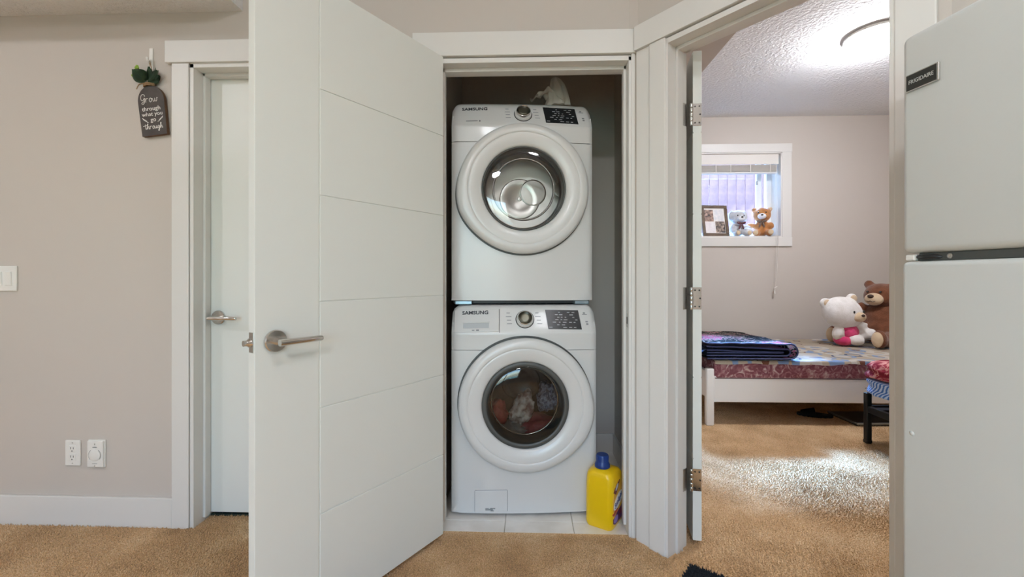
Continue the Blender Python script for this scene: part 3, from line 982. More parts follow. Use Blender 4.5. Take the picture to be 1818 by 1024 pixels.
crumple('laundry_cloth', 'dark red cloth lying low on the right in the washer drum', 'clothes', wpt(0.075, 0.17, 0.355), (0.105, 0.09, 0.045), mat('maroon_cloth', '#7c2436', 0.55, bump=0.3, bscale=40), 4.1, G)
crumple('laundry_cloth', 'bright red cloth at the left edge of the washer drum', 'clothes', wpt(-0.125, 0.17, 0.42), (0.05, 0.07, 0.055), mat('red_cloth', '#a8433c', 0.7, bump=0.3, bscale=40), 6.7, G)
crumple('laundry_cloth', 'blue speckled cloth at the right edge of the washer drum', 'clothes', wpt(0.135, 0.2, 0.49), (0.055, 0.09, 0.075), mat('speckled_cloth', '#2c3f60', 0.8, var=1.5, vscale=60, var_color='#8a9bb5'), 9.2, G)
crumple('laundry_cloth', 'grey cloth at the bottom of the washer drum', 'clothes', wpt(-0.035, 0.17, 0.335), (0.085, 0.09, 0.045), mat('grey_cloth', '#83807c', 0.8, bump=0.3, bscale=40), 11.5, G)

# ---- plastic bag on the dryer
def plastic_bag():
    m = bpy.data.materials.new('thin_plastic')
    m.use_nodes = True
    nt = m.node_tree
    b = nt.nodes['Principled BSDF']
    b.inputs['Base Color'].default_value = lin('#efece4')
    b.inputs['Roughness'].default_value = 0.3
    tr = nt.nodes.new('ShaderNodeBsdfTransparent')
    tl = nt.nodes.new('ShaderNodeBsdfTranslucent')
    tl.inputs[0].default_value = lin('#f2efe6')
    mx = nt.nodes.new('ShaderNodeMixShader'); mx.inputs[0].default_value = 0.35
    mx2 = nt.nodes.new('ShaderNodeMixShader'); mx2.inputs[0].default_value = 0.22
    nt.links.new(b.outputs[0], mx.inputs[1]); nt.links.new(tl.outputs[0], mx.inputs[2])
    nt.links.new(mx.outputs[0], mx2.inputs[1]); nt.links.new(tr.outputs[0], mx2.inputs[2])
    nt.links.new(mx2.outputs[0], nt.nodes['Material Output'].inputs[0])
    t = thing('plastic_bag', 'crumpled clear plastic bag standing up on top of the dryer', 'bag', (0.135, 2.235, 1.9735))
    bm = B()
    rings = []
    H = 0.150
    for i in range(15):
        f = i / 14
        wx = 0.050 * (1 - f) ** 0.55 + 0.012
        wy = 0.045 * (1 - f) ** 0.6 + 0.008
        ox = 0.018 * math.sin(f * 2.2) + 0.02 - 0.028 * f
        row = []
        for k in range(40):
            a = 2 * PI * k / 40
            wr = 1 + 0.22 * mnoise.noise(Vector((math.cos(a) * 2.4, math.sin(a) * 2.4, f * 3.2)) + Vector((3, 1, 0))) + 0.10 * math.sin(9 * a + 3 * f)
            row.append(Vector((ox + wx * wr * math.cos(a), wy * wr * math.sin(a), H * f)))
        rings.append(row)
    loft(bm, rings, True, False, True)
    obj('bag_body', bm, m, t, True)
    bm = B()
    rows = []
    for i in range(16):
        f = i / 15
        row = []
        for k in range(14):
            g = k / 13 - 0.5
            x = -0.10 - 0.02 * math.sin(g * 5) + 0.13 * f
            z = 0.012 + 0.05 * (1 - abs(2 * f - 0.9)) + 0.022 * mnoise.noise(Vector((f * 6, g * 5, 2.0))) + 0.03 * (1 - f)
            row.append(Vector((x, g * 0.10 - 0.01, max(z, 0.002))))
        rows.append(row)
    loft(bm, rows, closed=False)
    obj('bag_flap', bm, m, t, True)
plastic_bag()

# ---- detergent bottle
def detergent():
    ang = math.atan2(-0.074, 0.122)
    t = thing('detergent_bottle', 'yellow laundry detergent bottle with blue cap on the closet tiles', 'bottle', (0, 0, 0), (0, 0, ang))
    # local x along the plain narrow side, y into the depth (broad labelled face at +x)
    W, L, H = 0.131, 0.152, 0.252
    ux, uy = math.cos(ang), math.sin(ang)
    corner = Vector((0.371, 1.939))          # front corner between plain face and label face
    cxy = corner + Vector((ux, uy)) * (-W / 2) + Vector((-uy, ux)) * (L / 2)
    t.location = (cxy.x, cxy.y, -0.0085)
    bm = B()
    def rr(w, l, r, z, ox=0, oy=0):
        out = []
        for (sx, sy, a0) in ((1, 1, 0), (-1, 1, PI / 2), (-1, -1, PI), (1, -1, 3 * PI / 2)):
            for k in range(7):
                a = a0 + k / 6 * PI / 2
                out.append(Vector((ox + sx * (w / 2 - r) + r * math.cos(a), oy + sy * (l / 2 - r) + r * math.sin(a), z)))
        return out
    oy = -0.02
    rings = [rr(W * 0.90, L * 0.93, 0.022, 0.0), rr(W * 0.97, L * 0.98, 0.026, 0.006), rr(W, L, 0.026, 0.018), rr(W, L, 0.026, 0.10), rr(W * 0.99, L * 0.985, 0.026, 0.19),
             rr(W * 0.97, L * 0.96, 0.027, 0.222), rr(W * 0.90, L * 0.86, 0.030, 0.240, 0, oy * 0.4), rr(W * 0.74, L * 0.62, 0.034, 0.250, 0, oy), rr(0.060, 0.060, 0.0295, 0.254, 0, oy * 1.2), rr(0.052, 0.052, 0.0255, 0.262, 0, oy * 1.2)]
    loft(bm, rings)
    obj('body', bm, mat('yellow_plastic', '#f2c70c', 0.32, coat=0.15), t, True, 55)
    # sculpted grip ridge at the back shoulder
    M_CAP = mat('blue_cap', '#12367c', 0.35)
    cp = B()
    lathe(cp, [(0.0335, 0.0), (0.0345, 0.004), (0.0345, 0.012), (0.030, 0.022), (0.0278, 0.028), (0.0272, 0.052), (0.0255, 0.056), (0.001, 0.0565)], Matrix.Translation((0, oy * 1.2, 0.258)), 40)
    c = obj('cap', cp, M_CAP, t, True, 40)
    rb = B()
    for k in range(20):
        a = 2 * PI * k / 20
        box(rb, 0.0268, 0.0285, -0.0013, 0.0013, 0.030, 0.051, M=Matrix.Translation((0, oy * 1.2, 0.258)) @ Matrix.Rotation(a, 4, 'Z'))
    obj('cap_ribs', rb, M_CAP, c)['kind'] = 'stuff'
    # label on the broad face at +x : plane x right = -? (seen from +x, right is +y)
    LF = Matrix(((0, 0, 1, W / 2 + 0.0006), (1, 0, 0, 0.0), (0, 1, 0, 0.0), (0, 0, 0, 1)))
    def flat(name, pts, col, w_, parent, rough=0.4):
        b = B()
        n = len(pts)
        b.faces.new([b.verts.new(LF @ Vector((p[0], p[1], w_ + 0.0002))) for p in pts])
        lo = [b.verts.new(LF @ Vector((p[0], p[1], -0.003))) for p in pts]
        b.faces.ensure_lookup_table()
        hi = list(b.faces[0].verts)
        for i in range(n):
            b.faces.new((lo[i], lo[(i + 1) % n], hi[(i + 1) % n], hi[i]))
        return obj(name, b, mat('label_' + col[1:], col, rough), parent)
    def oval(cx, cy, a, b_, n=28, tilt=0.0):
        out = []
        for k in range(n):
            q = 2 * PI * k / n
            x, y = a * math.cos(q), b_ * math.sin(q)
            out.append((cx + x * math.cos(tilt) - y * math.sin(tilt), cy + x * math.sin(tilt) + y * math.cos(tilt)))
        return out
    lb = flat('label', oval(0.0, 0.108, 0.062, 0.094, 36), '#e8b43a', 0.0002, t)
    flat('label_flowers', [(-0.058, 0.03), (-0.038, 0.02), (0.038, 0.02), (0.058, 0.03), (0.060, 0.085), (0.03, 0.075), (-0.02, 0.066), (-0.058, 0.05)], '#5b2b5c', 0.0006, lb)
    flat('label_flowers', oval(-0.03, 0.042, 0.026, 0.016, 18), '#9a84c8', 0.0009, lb)
    flat('label_flowers', oval(0.03, 0.055, 0.022, 0.014, 18), '#7a1f33', 0.0009, lb)
    flat('label_flowers', oval(-0.035, 0.075, 0.030, 0.008, 18, 0.2), '#b5473a', 0.0009, lb)
    flat('label_swirl', oval(0.0, 0.115, 0.060, 0.028, 30, 0.32), '#f4f0e6', 0.0008, lb)
    flat('label_corner', [(-0.055, 0.165), (-0.03, 0.190), (0.02, 0.200), (0.0, 0.172), (-0.03, 0.150)], '#6b2430', 0.0007, lb)
    flat('label_corner', oval(-0.018, 0.180, 0.020, 0.010, 16, 0.5), '#cfd6e4', 0.0010, lb)
    Mt = LF @ Matrix.Translation((0.0, 0.115, 0.0012)) @ Matrix.Rotation(0.32, 4, 'Z')
    text_obj('lettering', 'Sunlight', 0.031, mat('label_navy', '#1d3a86', 0.4), lb, Mt, 0.0003, 0.15, bold=0.0008)
detergent()

# ------------------------------------------------------------------ refrigerator
def fridge():
    ang = math.radians(7.8)
    # local x: along the front from the far edge towards the camera; local y: out of the front (to the left, towards the hall)
    ex = Vector((math.sin(ang), -math.cos(ang)))
    rz = math.atan2(ex.y, ex.x)
    t = thing('refrigerator', 'large white top-freezer refrigerator at the right edge', 'refrigerator', (0.872, 1.058, 0), (0, 0, rz))
    # with rz about -82 deg, local +y points to +x world (into the cabinet); the front looks towards local -y
    M_FR = mat('fridge_white', '#d3d6d3', 0.36, bump=0.12, bscale=160, bdist=0.001)
    Wd, Dp = 0.76, 0.72
    obj('cabinet', bx(0.004, Wd - 0.004, 0.066, Dp, 0.03, 1.655, 0.006), M_FR, t)
    fz = obj('freezer_door', bx(0.0, Wd, 0.0, 0.058, 1.1685, 1.669, 0.016, 4), M_FR, t, True, 35)
    fd = obj('fridge_door', bx(0.0, Wd, 0.0, 0.058, 0.075, 1.1500, 0.012, 4), M_FR, t, True, 35)
    obj('gasket', bx(0.012, Wd - 0.012, 0.055, 0.068, 0.085, 1.655), mat('gasket_grey', '#8f918d', 0.7), t)
    # dark handle recess between the doors with the hinge plate
    gp = obj('door_gap', bx(0.030, Wd - 0.004, 0.012, 0.056, 1.1495, 1.1690, 0.002, 1), mat('gap_grey', '#4a4d4a', 0.6), t)
    obj('hinge_plate', bx(0.005, 0.026, 0.006, 0.056, 1.1515, 1.1655, 0.003, 2), M_WHITEPL, t)
    obj('hinge_arm', tube(B(), [(0.030, 0.010, 1.1595), (0.048, 0.008, 1.1600), (0.066, 0.010, 1.1592), (0.080, 0.014, 1.1580)], [0.003, 0.005, 0.006, 0.003], 10), M_BLACKPL, t, True)
    obj('hinge_screw', lathe(B(), [(0.0055, 0.0), (0.0055, 0.003), (0.003, 0.0035), (0.001, 0.002)], Matrix.Translation((0.097, 0.0125, 1.1592)) @ FRONT, 18), M_STEEL, gp, True, 30)
    bd = obj('badge', bx(0.0155, 0.0865, -0.0035, 0.004, 1.537, 1.5765, 0.001, 1), M_CHROME, fz)
    obj('badge_field', bx(0.0165, 0.0825, -0.0042, 0.0, 1.5395, 1.5740, 0.0005, 1), mat('badge_grey', '#3c3d3a', 0.4, 0.4), bd)
    M = Matrix.Translation((0.0495, -0.0043, 1.5567)) @ Matrix.Rotation(PI / 2, 4, 'X')
    text_obj('lettering', 'FRIGIDAIRE', 0.0125, mat('badge_print', '#c9cac6', 0.4), bd, M, 0.0003, sx=0.86)
    obj('plug_cap', lathe(B(), [(0.0055, 0.0), (0.0050, 0.0018), (0.001, 0.0026)], Matrix.Translation((0.0265, 0.0005, 0.758)) @ FRONT, 16), M_FR, fd, True)
    for fx in (0.06, Wd - 0.06):
        for fy in (0.12, Dp - 0.08):
            obj('foot', lathe(B(), [(0.02, -0.007), (0.02, 0.03)], Matrix.Translation((fx, fy, 0)), 14), M_BLACKPL, t)
    obj('kick_grille', bx(0.01, Wd - 0.01, 0.02, 0.06, 0.012, 0.068, 0.003, 1), M_FR, t)
fridge()

# ------------------------------------------------------------------ wall plates, hanging sign
def wall_plate(name, label, cat, x, z, w_, h_, rot=0.0):
    t = thing(name, label, cat, (x, YW, z), (0, rot, 0))
    obj('plate', bx(-w_ / 2, w_ / 2, -0.0075, 0.0, -h_ / 2, h_ / 2, 0.003, 2), M_WHITEPL, t)
    return t
sw = wall_plate('light_switch', 'white double rocker light switch cut by the left picture edge', 'switch', -2.372, 1.107, 0.117, 0.114)
for xx in (-0.023, 0.023):
    fr = obj('switch_frame', bx(xx - 0.0175, xx + 0.0175, -0.0085, -0.006, -0.034, 0.034, 0.001, 1), M_WHITEPL, sw)
    rk = box(B(), -0.0155, 0.0155, -0.0125, -0.006, -0.031, 0.031, 0.0015, 1, Matrix.Translation((xx, 0, 0)) @ Matrix.Rotation(0.055, 4, 'X'))
    obj('rocker', rk, M_WHITEPL, sw)
ot = wall_plate('wall_outlet', 'white duplex electrical outlet low on the left wall', 'outlet', -2.050, 0.320, 0.070, 0.115)
for zz in (-0.019, 0.019):
    fc = obj('receptacle', bx(-0.0165, 0.0165, -0.0095, -0.006, zz - 0.0165, zz + 0.0165, 0.002, 1), M_WHITEPL, ot)
    s = B()
    box(s, -0.0075, -0.0052, -0.0099, -0.009, zz - 0.001, zz + 0.009)
    box(s, 0.0052, 0.0075, -0.0099, -0.009, zz - 0.001, zz + 0.008)
    lathe(s, [(0.0026, 0.0), (0.0026, 0.0009)], Matrix.Translation((0, -0.009, zz - 0.009)) @ FRONT, 10)
    obj('slots', s, M_BLACKPL, fc)
for zz in (-0.046, 0.046):
    obj('screw', lathe(B(), [(0.0028, 0.0), (0.0022, 0.001)], Matrix.Translation((0, -0.0075, zz)) @ FRONT, 10), M_STEEL, ot)
vc = wall_plate('vacuum_inlet', 'white central vacuum inlet plate with round flap beside the outlet', 'inlet', -1.938, 0.319, 0.080, 0.124)
obj('cover', bx(-0.037, 0.037, -0.0155, -0.006, -0.059, 0.059, 0.004, 2), M_WHITEPL, vc)
obj('flap', lathe(B(), [(0.0265, 0.0), (0.0262, 0.002), (0.0245, 0.003), (0.001, 0.0033)], Matrix.Translation((0, -0.0155, -0.004)) @ FRONT, 40), M_WHITEPL, vc, True, 30)
ar = B()
for a0, a1 in ((-0.7, 0.9), (2.3, 3.9)):
    tube(ar, [(0.0282 * math.cos(a0 + (a1 - a0) * k / 10), -0.0160, -0.004 + 0.0282 * math.sin(a0 + (a1 - a0) * k / 10)) for k in range(11)], 0.0007, 6)
box(ar, -0.011, 0.011, -0.0162, -0.0150, -0.0425, -0.0410)
box(ar, -0.010, 0.010, -0.0160, -0.0150, 0.0300, 0.0330)
obj('printed_arcs', ar, mat('plate_print', '#6b6d6b', 0.6), vc)
for zz in (-0.052, 0.045):
    obj('screw', lathe(B(), [(0.0030, 0.0), (0.0024, 0.001)], Matrix.Translation((0, -0.0155, zz)) @ FRONT, 10), M_STEEL, vc)

GL = {
 'G': [[(1.15, 1.55), (1.0, 1.95), (0.6, 2.1), (0.2, 1.7), (0.1, 1.1), (0.3, 0.6), (0.7, 0.7), (1.0, 1.15), (1.02, 0.6), (0.9, 0.0), (0.5, -0.35), (0.25, -0.1), (0.7, 0.25), (1.25, 0.5)]],
 'r': [[(0.05, 1.05), (0.12, 0.7), (0.10, 0.02)], [(0.11, 0.5), (0.28, 0.9), (0.52, 1.02), (0.72, 0.9)]],
 'o': [[(0.75, 0.9), (0.4, 1.0), (0.15, 0.5), (0.35, 0.05), (0.7, 0.25), (0.75, 0.75), (0.55, 1.0), (0.75, 0.8), (1.0, 0.85)]],
 'w': [[(0.0, 0.9), (0.1, 0.4), (0.3, 0.05), (0.55, 0.4), (0.62, 0.9), (0.62, 0.4), (0.85, 0.05), (1.1, 0.4), (1.12, 0.95), (1.35, 0.85)]],
 't': [[(0.35, 1.75), (0.25, 0.9), (0.25, 0.25), (0.4, 0.03), (0.65, 0.3)], [(-0.55, 1.15), (0.2, 1.28), (0.85, 1.3)]],
 'h': [[(-0.1, 0.3), (0.35, 1.4), (0.4, 1.9), (0.22, 1.75), (0.15, 0.9), (0.1, 0.0), (0.25, 0.6), (0.5, 0.95), (0.65, 0.7), (0.62, 0.2), (0.75, 0.03), (0.95, 0.3)]],
 'u': [[(0.0, 0.9), (0.05, 0.35), (0.25, 0.05), (0.55, 0.4), (0.65, 0.95), (0.63, 0.3), (0.8, 0.05), (1.0, 0.35)]],
 'g': [[(0.7, 0.85), (0.4, 1.0), (0.12, 0.55), (0.3, 0.1), (0.62, 0.4), (0.72, 0.95), (0.7, 0.0), (0.5, -0.8), (0.2, -0.7), (0.5, -0.15), (1.0, 0.3)]],
}
ADV = {'G': 1.2, 'r': 0.85, 'o': 0.95, 'w': 1.3, 't': 0.75, 'h': 0.95, 'u': 0.95, 'g': 0.95}
def cursive(word, x0, z0, s, y, r):
    bm = B()
    x = x0
    for ch in word:
        for st in GL[ch]:
            tube(bm, [(x + p.x * s, y, z0 + p.y * s) for p in smooth_path([(a, b, 0) for a, b in st], 5)], r, 5)
        x += ADV[ch] * s
    return bm

def sign():
    t = thing('hanging_sign', 'dark wooden tag sign with greenery hanging on a hook by the door', 'sign', (-1.692, YW, 2.062), (0, math.radians(-6.5), 0))
    M_BOARD = mat('stained_wood', '#4e4742', 0.65, var=0.8, vscale=14, var_color='#3f3733', bump=0.25, bscale=50)
    M_EDGE = mat('raw_wood_edge', '#6d5038', 0.7, var=0.6, vscale=30, var_color='#4f3726')
    W, zt, zb = 0.120, -0.098, -0.320
    pts = []
    for k in range(25):
        a = PI * k / 24
        pts.append((W / 2 * math.cos(a) * (1.0 if abs(math.cos(a)) > 0.2 else 1.0), zt - 0.068 + 0.068 * math.sin(a)))
    pts += [(-W / 2 + 0.003, zb), (W / 2 - 0.003, zb)]
    bm = B()
    fr = [bm.verts.new((p[0], -0.021, p[1])) for p in pts]
    bk = [bm.verts.new((p[0], -0.006, p[1])) for p in pts]
    bm.faces.new(fr)
    bm.faces.new(bk[::-1])
    side = []
    for i in range(len(pts)):
        j = (i + 1) % len(pts)
        side.append(bm.faces.new((fr[i], bk[i], bk[j], fr[j])))
    me_o = obj('board', bm, M_BOARD, t)
    me_o.data.materials.append(M_EDGE)
    for p in me_o.data.polygons:
        if abs(p.normal.y) < 0.5:
            p.material_index = 1
    M_INK = mat('white_ink', '#efece6', 0.6)
    yy = -0.0216
    obj('lettering', cursive('Grow', -0.047, -0.172, 0.0182, yy, 0.0011), M_INK, me_o)
    obj('lettering', cursive('through', -0.040, -0.291, 0.0130, yy, 0.0011), M_INK, me_o)
    def line(s, x, z, size):
        text_obj('lettering', s, size, M_INK, me_o, Matrix.Translation((x, yy, z)) @ Matrix.Rotation(PI / 2, 4, 'X'), 0.0004)
    line('through', -0.002, -0.201, 0.0265)
    line('what you', 0.000, -0.225, 0.0255)
    line('go', 0.002, -0.2505, 0.0265)
    for s in (-1, 1):
        sp = B()
        x0, x1 = s * 0.021, s * 0.046
        z0, z1 = -0.262, -0.242
        tube(sp, [(x0, yy, z0), ((x0 + x1) / 2, yy, (z0 + z1) / 2 - 0.002), (x1, yy, z1)], 0.0009, 5)
        for q in range(5):
            f = 0.3 + q * 0.16
            cx, cz = x0 + (x1 - x0) * f, z0 + (z1 - z0) * f
            for q2 in (-1, 1):
                ellipsoid(sp, (cx + q2 * 0.0014, yy, cz + q2 * s * 0.0026 * 1.0), (0.0030, 0.0006, 0.0013), (0, -s * (0.7 + 0.5 * q2), 0), 8, 5)
        obj('sprig', sp, M_INK, me_o)
    # cord, twine knot and the leaves
    M_TW = mat('twine', '#9c7f5c', 0.9, bump=0.6, bscale=200)
    obj('hanger_cord', tube(B(), smooth_path([(-0.012, -0.016, -0.105), (0.004, -0.016, -0.05), (0.008, -0.014, 0.008), (0.010, -0.014, 0.010), (0.016, -0.015, -0.05), (0.018, -0.016, -0.105)], 5), 0.0014, 6), M_TW, t, True)
    kn = B()
    for q in range(4):
        tube(kn, [(-0.004 + 0.024 * math.cos(a) , -0.017 + 0.012 * math.sin(a), -0.089 - q * 0.003 + 0.002 * math.sin(3 * a)) for a in [2 * PI * k / 20 for k in range(21)]], 0.0021, 6)
    for dx, dz in ((-0.042, -0.022), (-0.036, -0.012), (0.028, -0.012)):
        tube(kn, smooth_path([(-0.012, -0.027, -0.088), (-0.012 + dx * 0.6, -0.032, -0.088 + dz * 0.3), (-0.012 + dx, -0.028, -0.088 + dz)], 4), 0.0018, 6)
    obj('twine_knot', kn, M_TW, t, True)
    M_L1 = mat('leaf_green', '#3c5a3a', 0.5, var=0.8, vscale=30, var_color='#273f2a')
    M_L2 = mat('leaf_bright', '#8cae3c', 0.5)
    M_L3 = mat('leaf_pale', '#8f9a84', 0.6)
    def leaf(c, L, Wd, rot, m, cup=0.25):
        bm = B()
        rows = []
        for i in range(9):
            f = i / 8
            wd = Wd * math.sin(PI * (0.08 + 0.9 * f)) ** 0.8
            row = []
            for k in range(7):
                g = k / 6 * 2 - 1
                row.append(Vector((g * wd, cup * Wd * g * g * 1.2 - 0.35 * cup * L * f * f, L * f)))
            rows.append(row)
        loft(bm, rows, closed=False)
        r = bmesh.ops.solidify(bm, geom=list(bm.faces), thickness=0.0006)
        bmesh.ops.transform(bm, matrix=Matrix.Translation(c) @ Euler(rot).to_matrix().to_4x4(), verts=bm.verts)
        obj('leaf', bm, m, t, True)
    leaf((-0.004, -0.030, -0.080), 0.062, 0.032, (0.25, -0.75, 0.2), M_L1)
    leaf((-0.012, -0.034, -0.078), 0.050, 0.026, (0.5, -0.25, -0.3), M_L1)
    leaf((-0.002, -0.026, -0.082), 0.058, 0.022, (0.1, 1.15, 0.3), M_L1)
    leaf((0.000, -0.024, -0.078), 0.060, 0.021, (0.15, 0.42, -0.2), M_L1)
    leaf((0.004, -0.028, -0.080), 0.062, 0.015, (0.2, 0.85, 0.2), M_L1)
    leaf((0.014, -0.020, -0.062), 0.046, 0.009, (0.2, 0.95, 0.2), M_L3)
    leaf((0.020, -0.020, -0.060), 0.042, 0.007, (0.1, 0.75, -0.2), M_L3)
    leaf((0.022, -0.022, -0.070), 0.040, 0.007, (0.1, 1.5, -0.2), M_L1)
    for (x, z) in ((-0.062, -0.048), (-0.056, -0.042), (-0.058, -0.055), (-0.044, -0.016), (-0.038, -0.010), (-0.036, -0.018), (-0.050, -0.050)):
        b = B()
        ellipsoid(b, (x, -0.030, z), (0.0062, 0.005, 0.0055), (0, rnd.uniform(-1, 1), 0), 10, 7)
        obj('bud', b, M_L2, t, True)
    st = tube(B(), smooth_path([(-0.004, -0.028, -0.084), (-0.03, -0.030, -0.055), (-0.058, -0.030, -0.048)], 4), 0.0012, 5)
    tube(st, smooth_path([(-0.004, -0.028, -0.084), (-0.02, -0.030, -0.045), (-0.040, -0.030, -0.015)], 4), 0.0012, 5)
    obj('stem', st, M_L1, t, True)
sign()
hk = thing('wall_hook', 'small white adhesive hook that carries the hanging sign', 'hook', (-1.688, YW, 2.090))
obj('back_plate', bx(-0.009, 0.009, -0.005, 0.0, -0.052, 0.050, 0.003, 2), M_WHITEPL, hk)
obj('hook_arm', tube(B(), smooth_path([(0, -0.005, -0.005), (0, -0.014, -0.018), (0, -0.022, -0.012), (-0.001, -0.024, 0.0)], 5), 0.0045, 10), M_WHITEPL, hk, True)

# ------------------------------------------------------------------ dark mat on the hall floor
def mat_corner():
    m = mat('navy_shag', '#1d2227', 0.95, var=1.0, vscale=120, var_color='#2d353d', bump=0.6, bscale=200)
    t = thing('door_mat', 'corner of a dark navy shaggy mat at the bottom edge', 'mat', (0.622, 1.700, -0.001), (0, 0, math.radians(-126)))
    bm = B()
    n = 26
    Wd, Ld = 0.55, 0.30
    rows = []
    for j in range(n + 1):
        row = []
        for i in range(n + 1):
            x, y = Wd * i / n, Ld * j / n
            ed = min(i, j, n - i, n - j)
            row.append(Vector((x, y, 0.010 + (0.012 if ed > 1 else 0.004 * ed) + 0.004 * mnoise.noise(Vector((x * 40, y * 40, 0))))))
        rows.append(row)
    loft(bm, rows, closed=False)
    ext = bmesh.ops.solidify(bm, geom=list(bm.faces), thickness=0.008)
    obj('backing', bm, m, t, True)
    rs = random.Random(4)
    vs, fs = [], []
    for q in range(16000):
        x, y = rs.uniform(0, Wd), rs.uniform(0, Ld)
        h = rs.uniform(0.006, 0.014)
        a = rs.uniform(0, 6.28)
        tx_, ty_ = x + rs.gauss(0, 0.005), y + rs.gauss(0, 0.005)
        b0 = len(vs)
        for k in range(3):
            vs.append((x + 0.0035 * math.cos(a + k * 2.09), y + 0.0035 * math.sin(a + k * 2.09), 0.014))
        vs.append((tx_, ty_, 0.016 + h))
        fs += [(b0, b0 + 1, b0 + 3), (b0 + 1, b0 + 2, b0 + 3), (b0 + 2, b0, b0 + 3)]
    me = bpy.data.meshes.new('shag')
    me.from_pydata(vs, [], fs)
    me.materials.append(m)
    o = link(bpy.data.objects.new('shag', me), t)
    o['kind'] = 'stuff'
mat_corner()

# ------------------------------------------------------------------ bedroom: the white bed
BX0, BX1, BY0, BY1 = 1.345, 3.40, 3.345, 4.555
M_BEDW = mat('bed_white', '#efece7', 0.4)
def ring_sheet_material():
    m = bpy.data.materials.new('patterned_sheet')
    m.use_nodes = True
    nt = m.node_tree
    b = nt.nodes['Principled BSDF']
    b.inputs['Roughness'].default_value = 0.85
    b.inputs['Sheen Weight'].default_value = 0.2
    tc = nt.nodes.new('ShaderNodeTexCoord')
    mp = nt.nodes.new('ShaderNodeMapping')
    mp.inputs['Scale'].default_value = (1, 1, 0.0)
    nt.links.new(tc.outputs['Object'], mp.inputs['Vector'])
    prev = None
    base = lin('#d9cbb4')
    layers = [(5.2, 0.0, '#3f577f', 0.30, 0.045), (6.3, 3.7, '#9db9dc', 0.33, 0.09), (5.7, 8.1, '#8d5a44', 0.24, 0.03), (4.6, 5.5, '#ece7dc', 0.36, 0.10)]
    for sc_, off, col, r0, wd in layers:
        v = nt.nodes.new('ShaderNodeTexVoronoi')
        v.inputs['Scale'].default_value = sc_
        v.inputs['Randomness'].default_value = 0.75
        m2 = nt.nodes.new('ShaderNodeMapping')
        m2.inputs['Location'].default_value = (off, off * 0.7, 0)
        nt.links.new(mp.outputs[0], m2.inputs['Vector'])
        nt.links.new(m2.outputs[0], v.inputs['Vector'])
        s = nt.nodes.new('ShaderNodeMath'); s.operation = 'SUBTRACT'; s.inputs[1].default_value = r0
        a = nt.nodes.new('ShaderNodeMath'); a.operation = 'ABSOLUTE'
        l = nt.nodes.new('ShaderNodeMath'); l.operation = 'LESS_THAN'; l.inputs[1].default_value = wd
        nt.links.new(v.outputs['Distance'], s.inputs[0]); nt.links.new(s.outputs[0], a.inputs[0]); nt.links.new(a.outputs[0], l.inputs[0])
        mx = nt.nodes.new('ShaderNodeMix'); mx.data_type = 'RGBA'
        nt.links.new(l.outputs[0], mx.inputs[0])
        if prev is None:
            mx.inputs[6].default_value = base
        else:
            nt.links.new(prev, mx.inputs[6])
        mx.inputs[7].default_value = lin(col)
        prev = mx.outputs[2]
    nt.links.new(prev, b.inputs['Base Color'])
    return m
def damask_material():
    m = bpy.data.materials.new('maroon_damask')
    m.use_nodes = True
    nt = m.node_tree
    b = nt.nodes['Principled BSDF']
    b.inputs['Roughness'].default_value = 0.6
    tc = nt.nodes.new('ShaderNodeTexCoord')
    n = nt.nodes.new('ShaderNodeTexNoise'); n.inputs['Scale'].default_value = 17; n.inputs['Detail'].default_value = 3; n.inputs['Distortion'].default_value = 2.4
    cr = nt.nodes.new('ShaderNodeValToRGB')
    e = cr.color_ramp.elements
    e[0].position, e[0].color = 0.42, lin('#7a414a')
    e[1].position, e[1].color = 0.72, lin('#cdbab2')
    x = e.new(0.56); x.color = lin('#9b666d')
    nt.links.new(tc.outputs['Object'], n.inputs['Vector'])
    nt.links.new(n.outputs['Fac'], cr.inputs[0])
    nt.links.new(cr.outputs[0], b.inputs['Base Color'])
    return m

bed = thing('bed', 'white wooden single bed along the far bedroom wall under the window', 'bed', (BX0, BY0, 0))
LX, LY = BX1 - BX0, BY1 - BY0
obj('side_rail', bx(0.055, LX - 0.05, 0.012, 0.042, 0.172, 0.368, 0.004, 2), M_BEDW, bed)
obj('side_rail', bx(0.055, LX - 0.05, LY - 0.042, LY - 0.012, 0.172, 0.368, 0.004, 2), M_BEDW, bed)
ft = B()
prism(ft, [(0.008, 0.03), (0.046, 0.03), (0.046, LY - 0.03), (0.008, LY - 0.03)], 0.20, 0.40, 0.006)
obj('footboard', ft, M_BEDW, bed)
for yy in (0.0, LY - 0.05):
    obj('leg', bx(0.0, 0.058, yy, yy + 0.05, -0.006, 0.425, 0.010, 3), M_BEDW, bed, True, 40)
obj('headboard', bx(LX - 0.05, LX, 0.0, LY, 0.15, 0.62, 0.008, 2), M_BEDW, bed)
for yy in (0.0, LY - 0.05):
    obj('leg', bx(LX - 0.05, LX, yy, yy + 0.05, -0.006, 0.2, 0.004, 2), M_BEDW, bed)
obj('slat_base', bx(0.05, LX - 0.05, 0.04, LY - 0.04, 0.31, 0.345), M_BEDW, bed)
pr = B()
for i in range(9):
    if i in (3, 6):
        continue
    box(pr, 1.165 + i * 0.011, 1.172 + i * 0.011, 0.0112, 0.0124, 0.284, 0.288)
obj('rail_slot', pr, M_BLACKPL, bed)
mt = thing('mattress', 'thin maroon damask mattress on the white bed', 'mattress', (BX0 + 0.062, BY0 + 0.01, 0.368))
obj('ticking', bx(0.0, LX - 0.12, 0.0, LY - 0.02, -0.022, 0.112, 0.018, 3), damask_material(), mt, True, 50)
pp = B()
for z in (0.108, -0.016):
    tube(pp, [(0.004, 0.004, z), (LX - 0.125, 0.004, z)], 0.0045, 8)
obj('piping', pp, mat('maroon_piping', '#4d2229', 0.6), mt, True)
M_SHEET = ring_sheet_material()
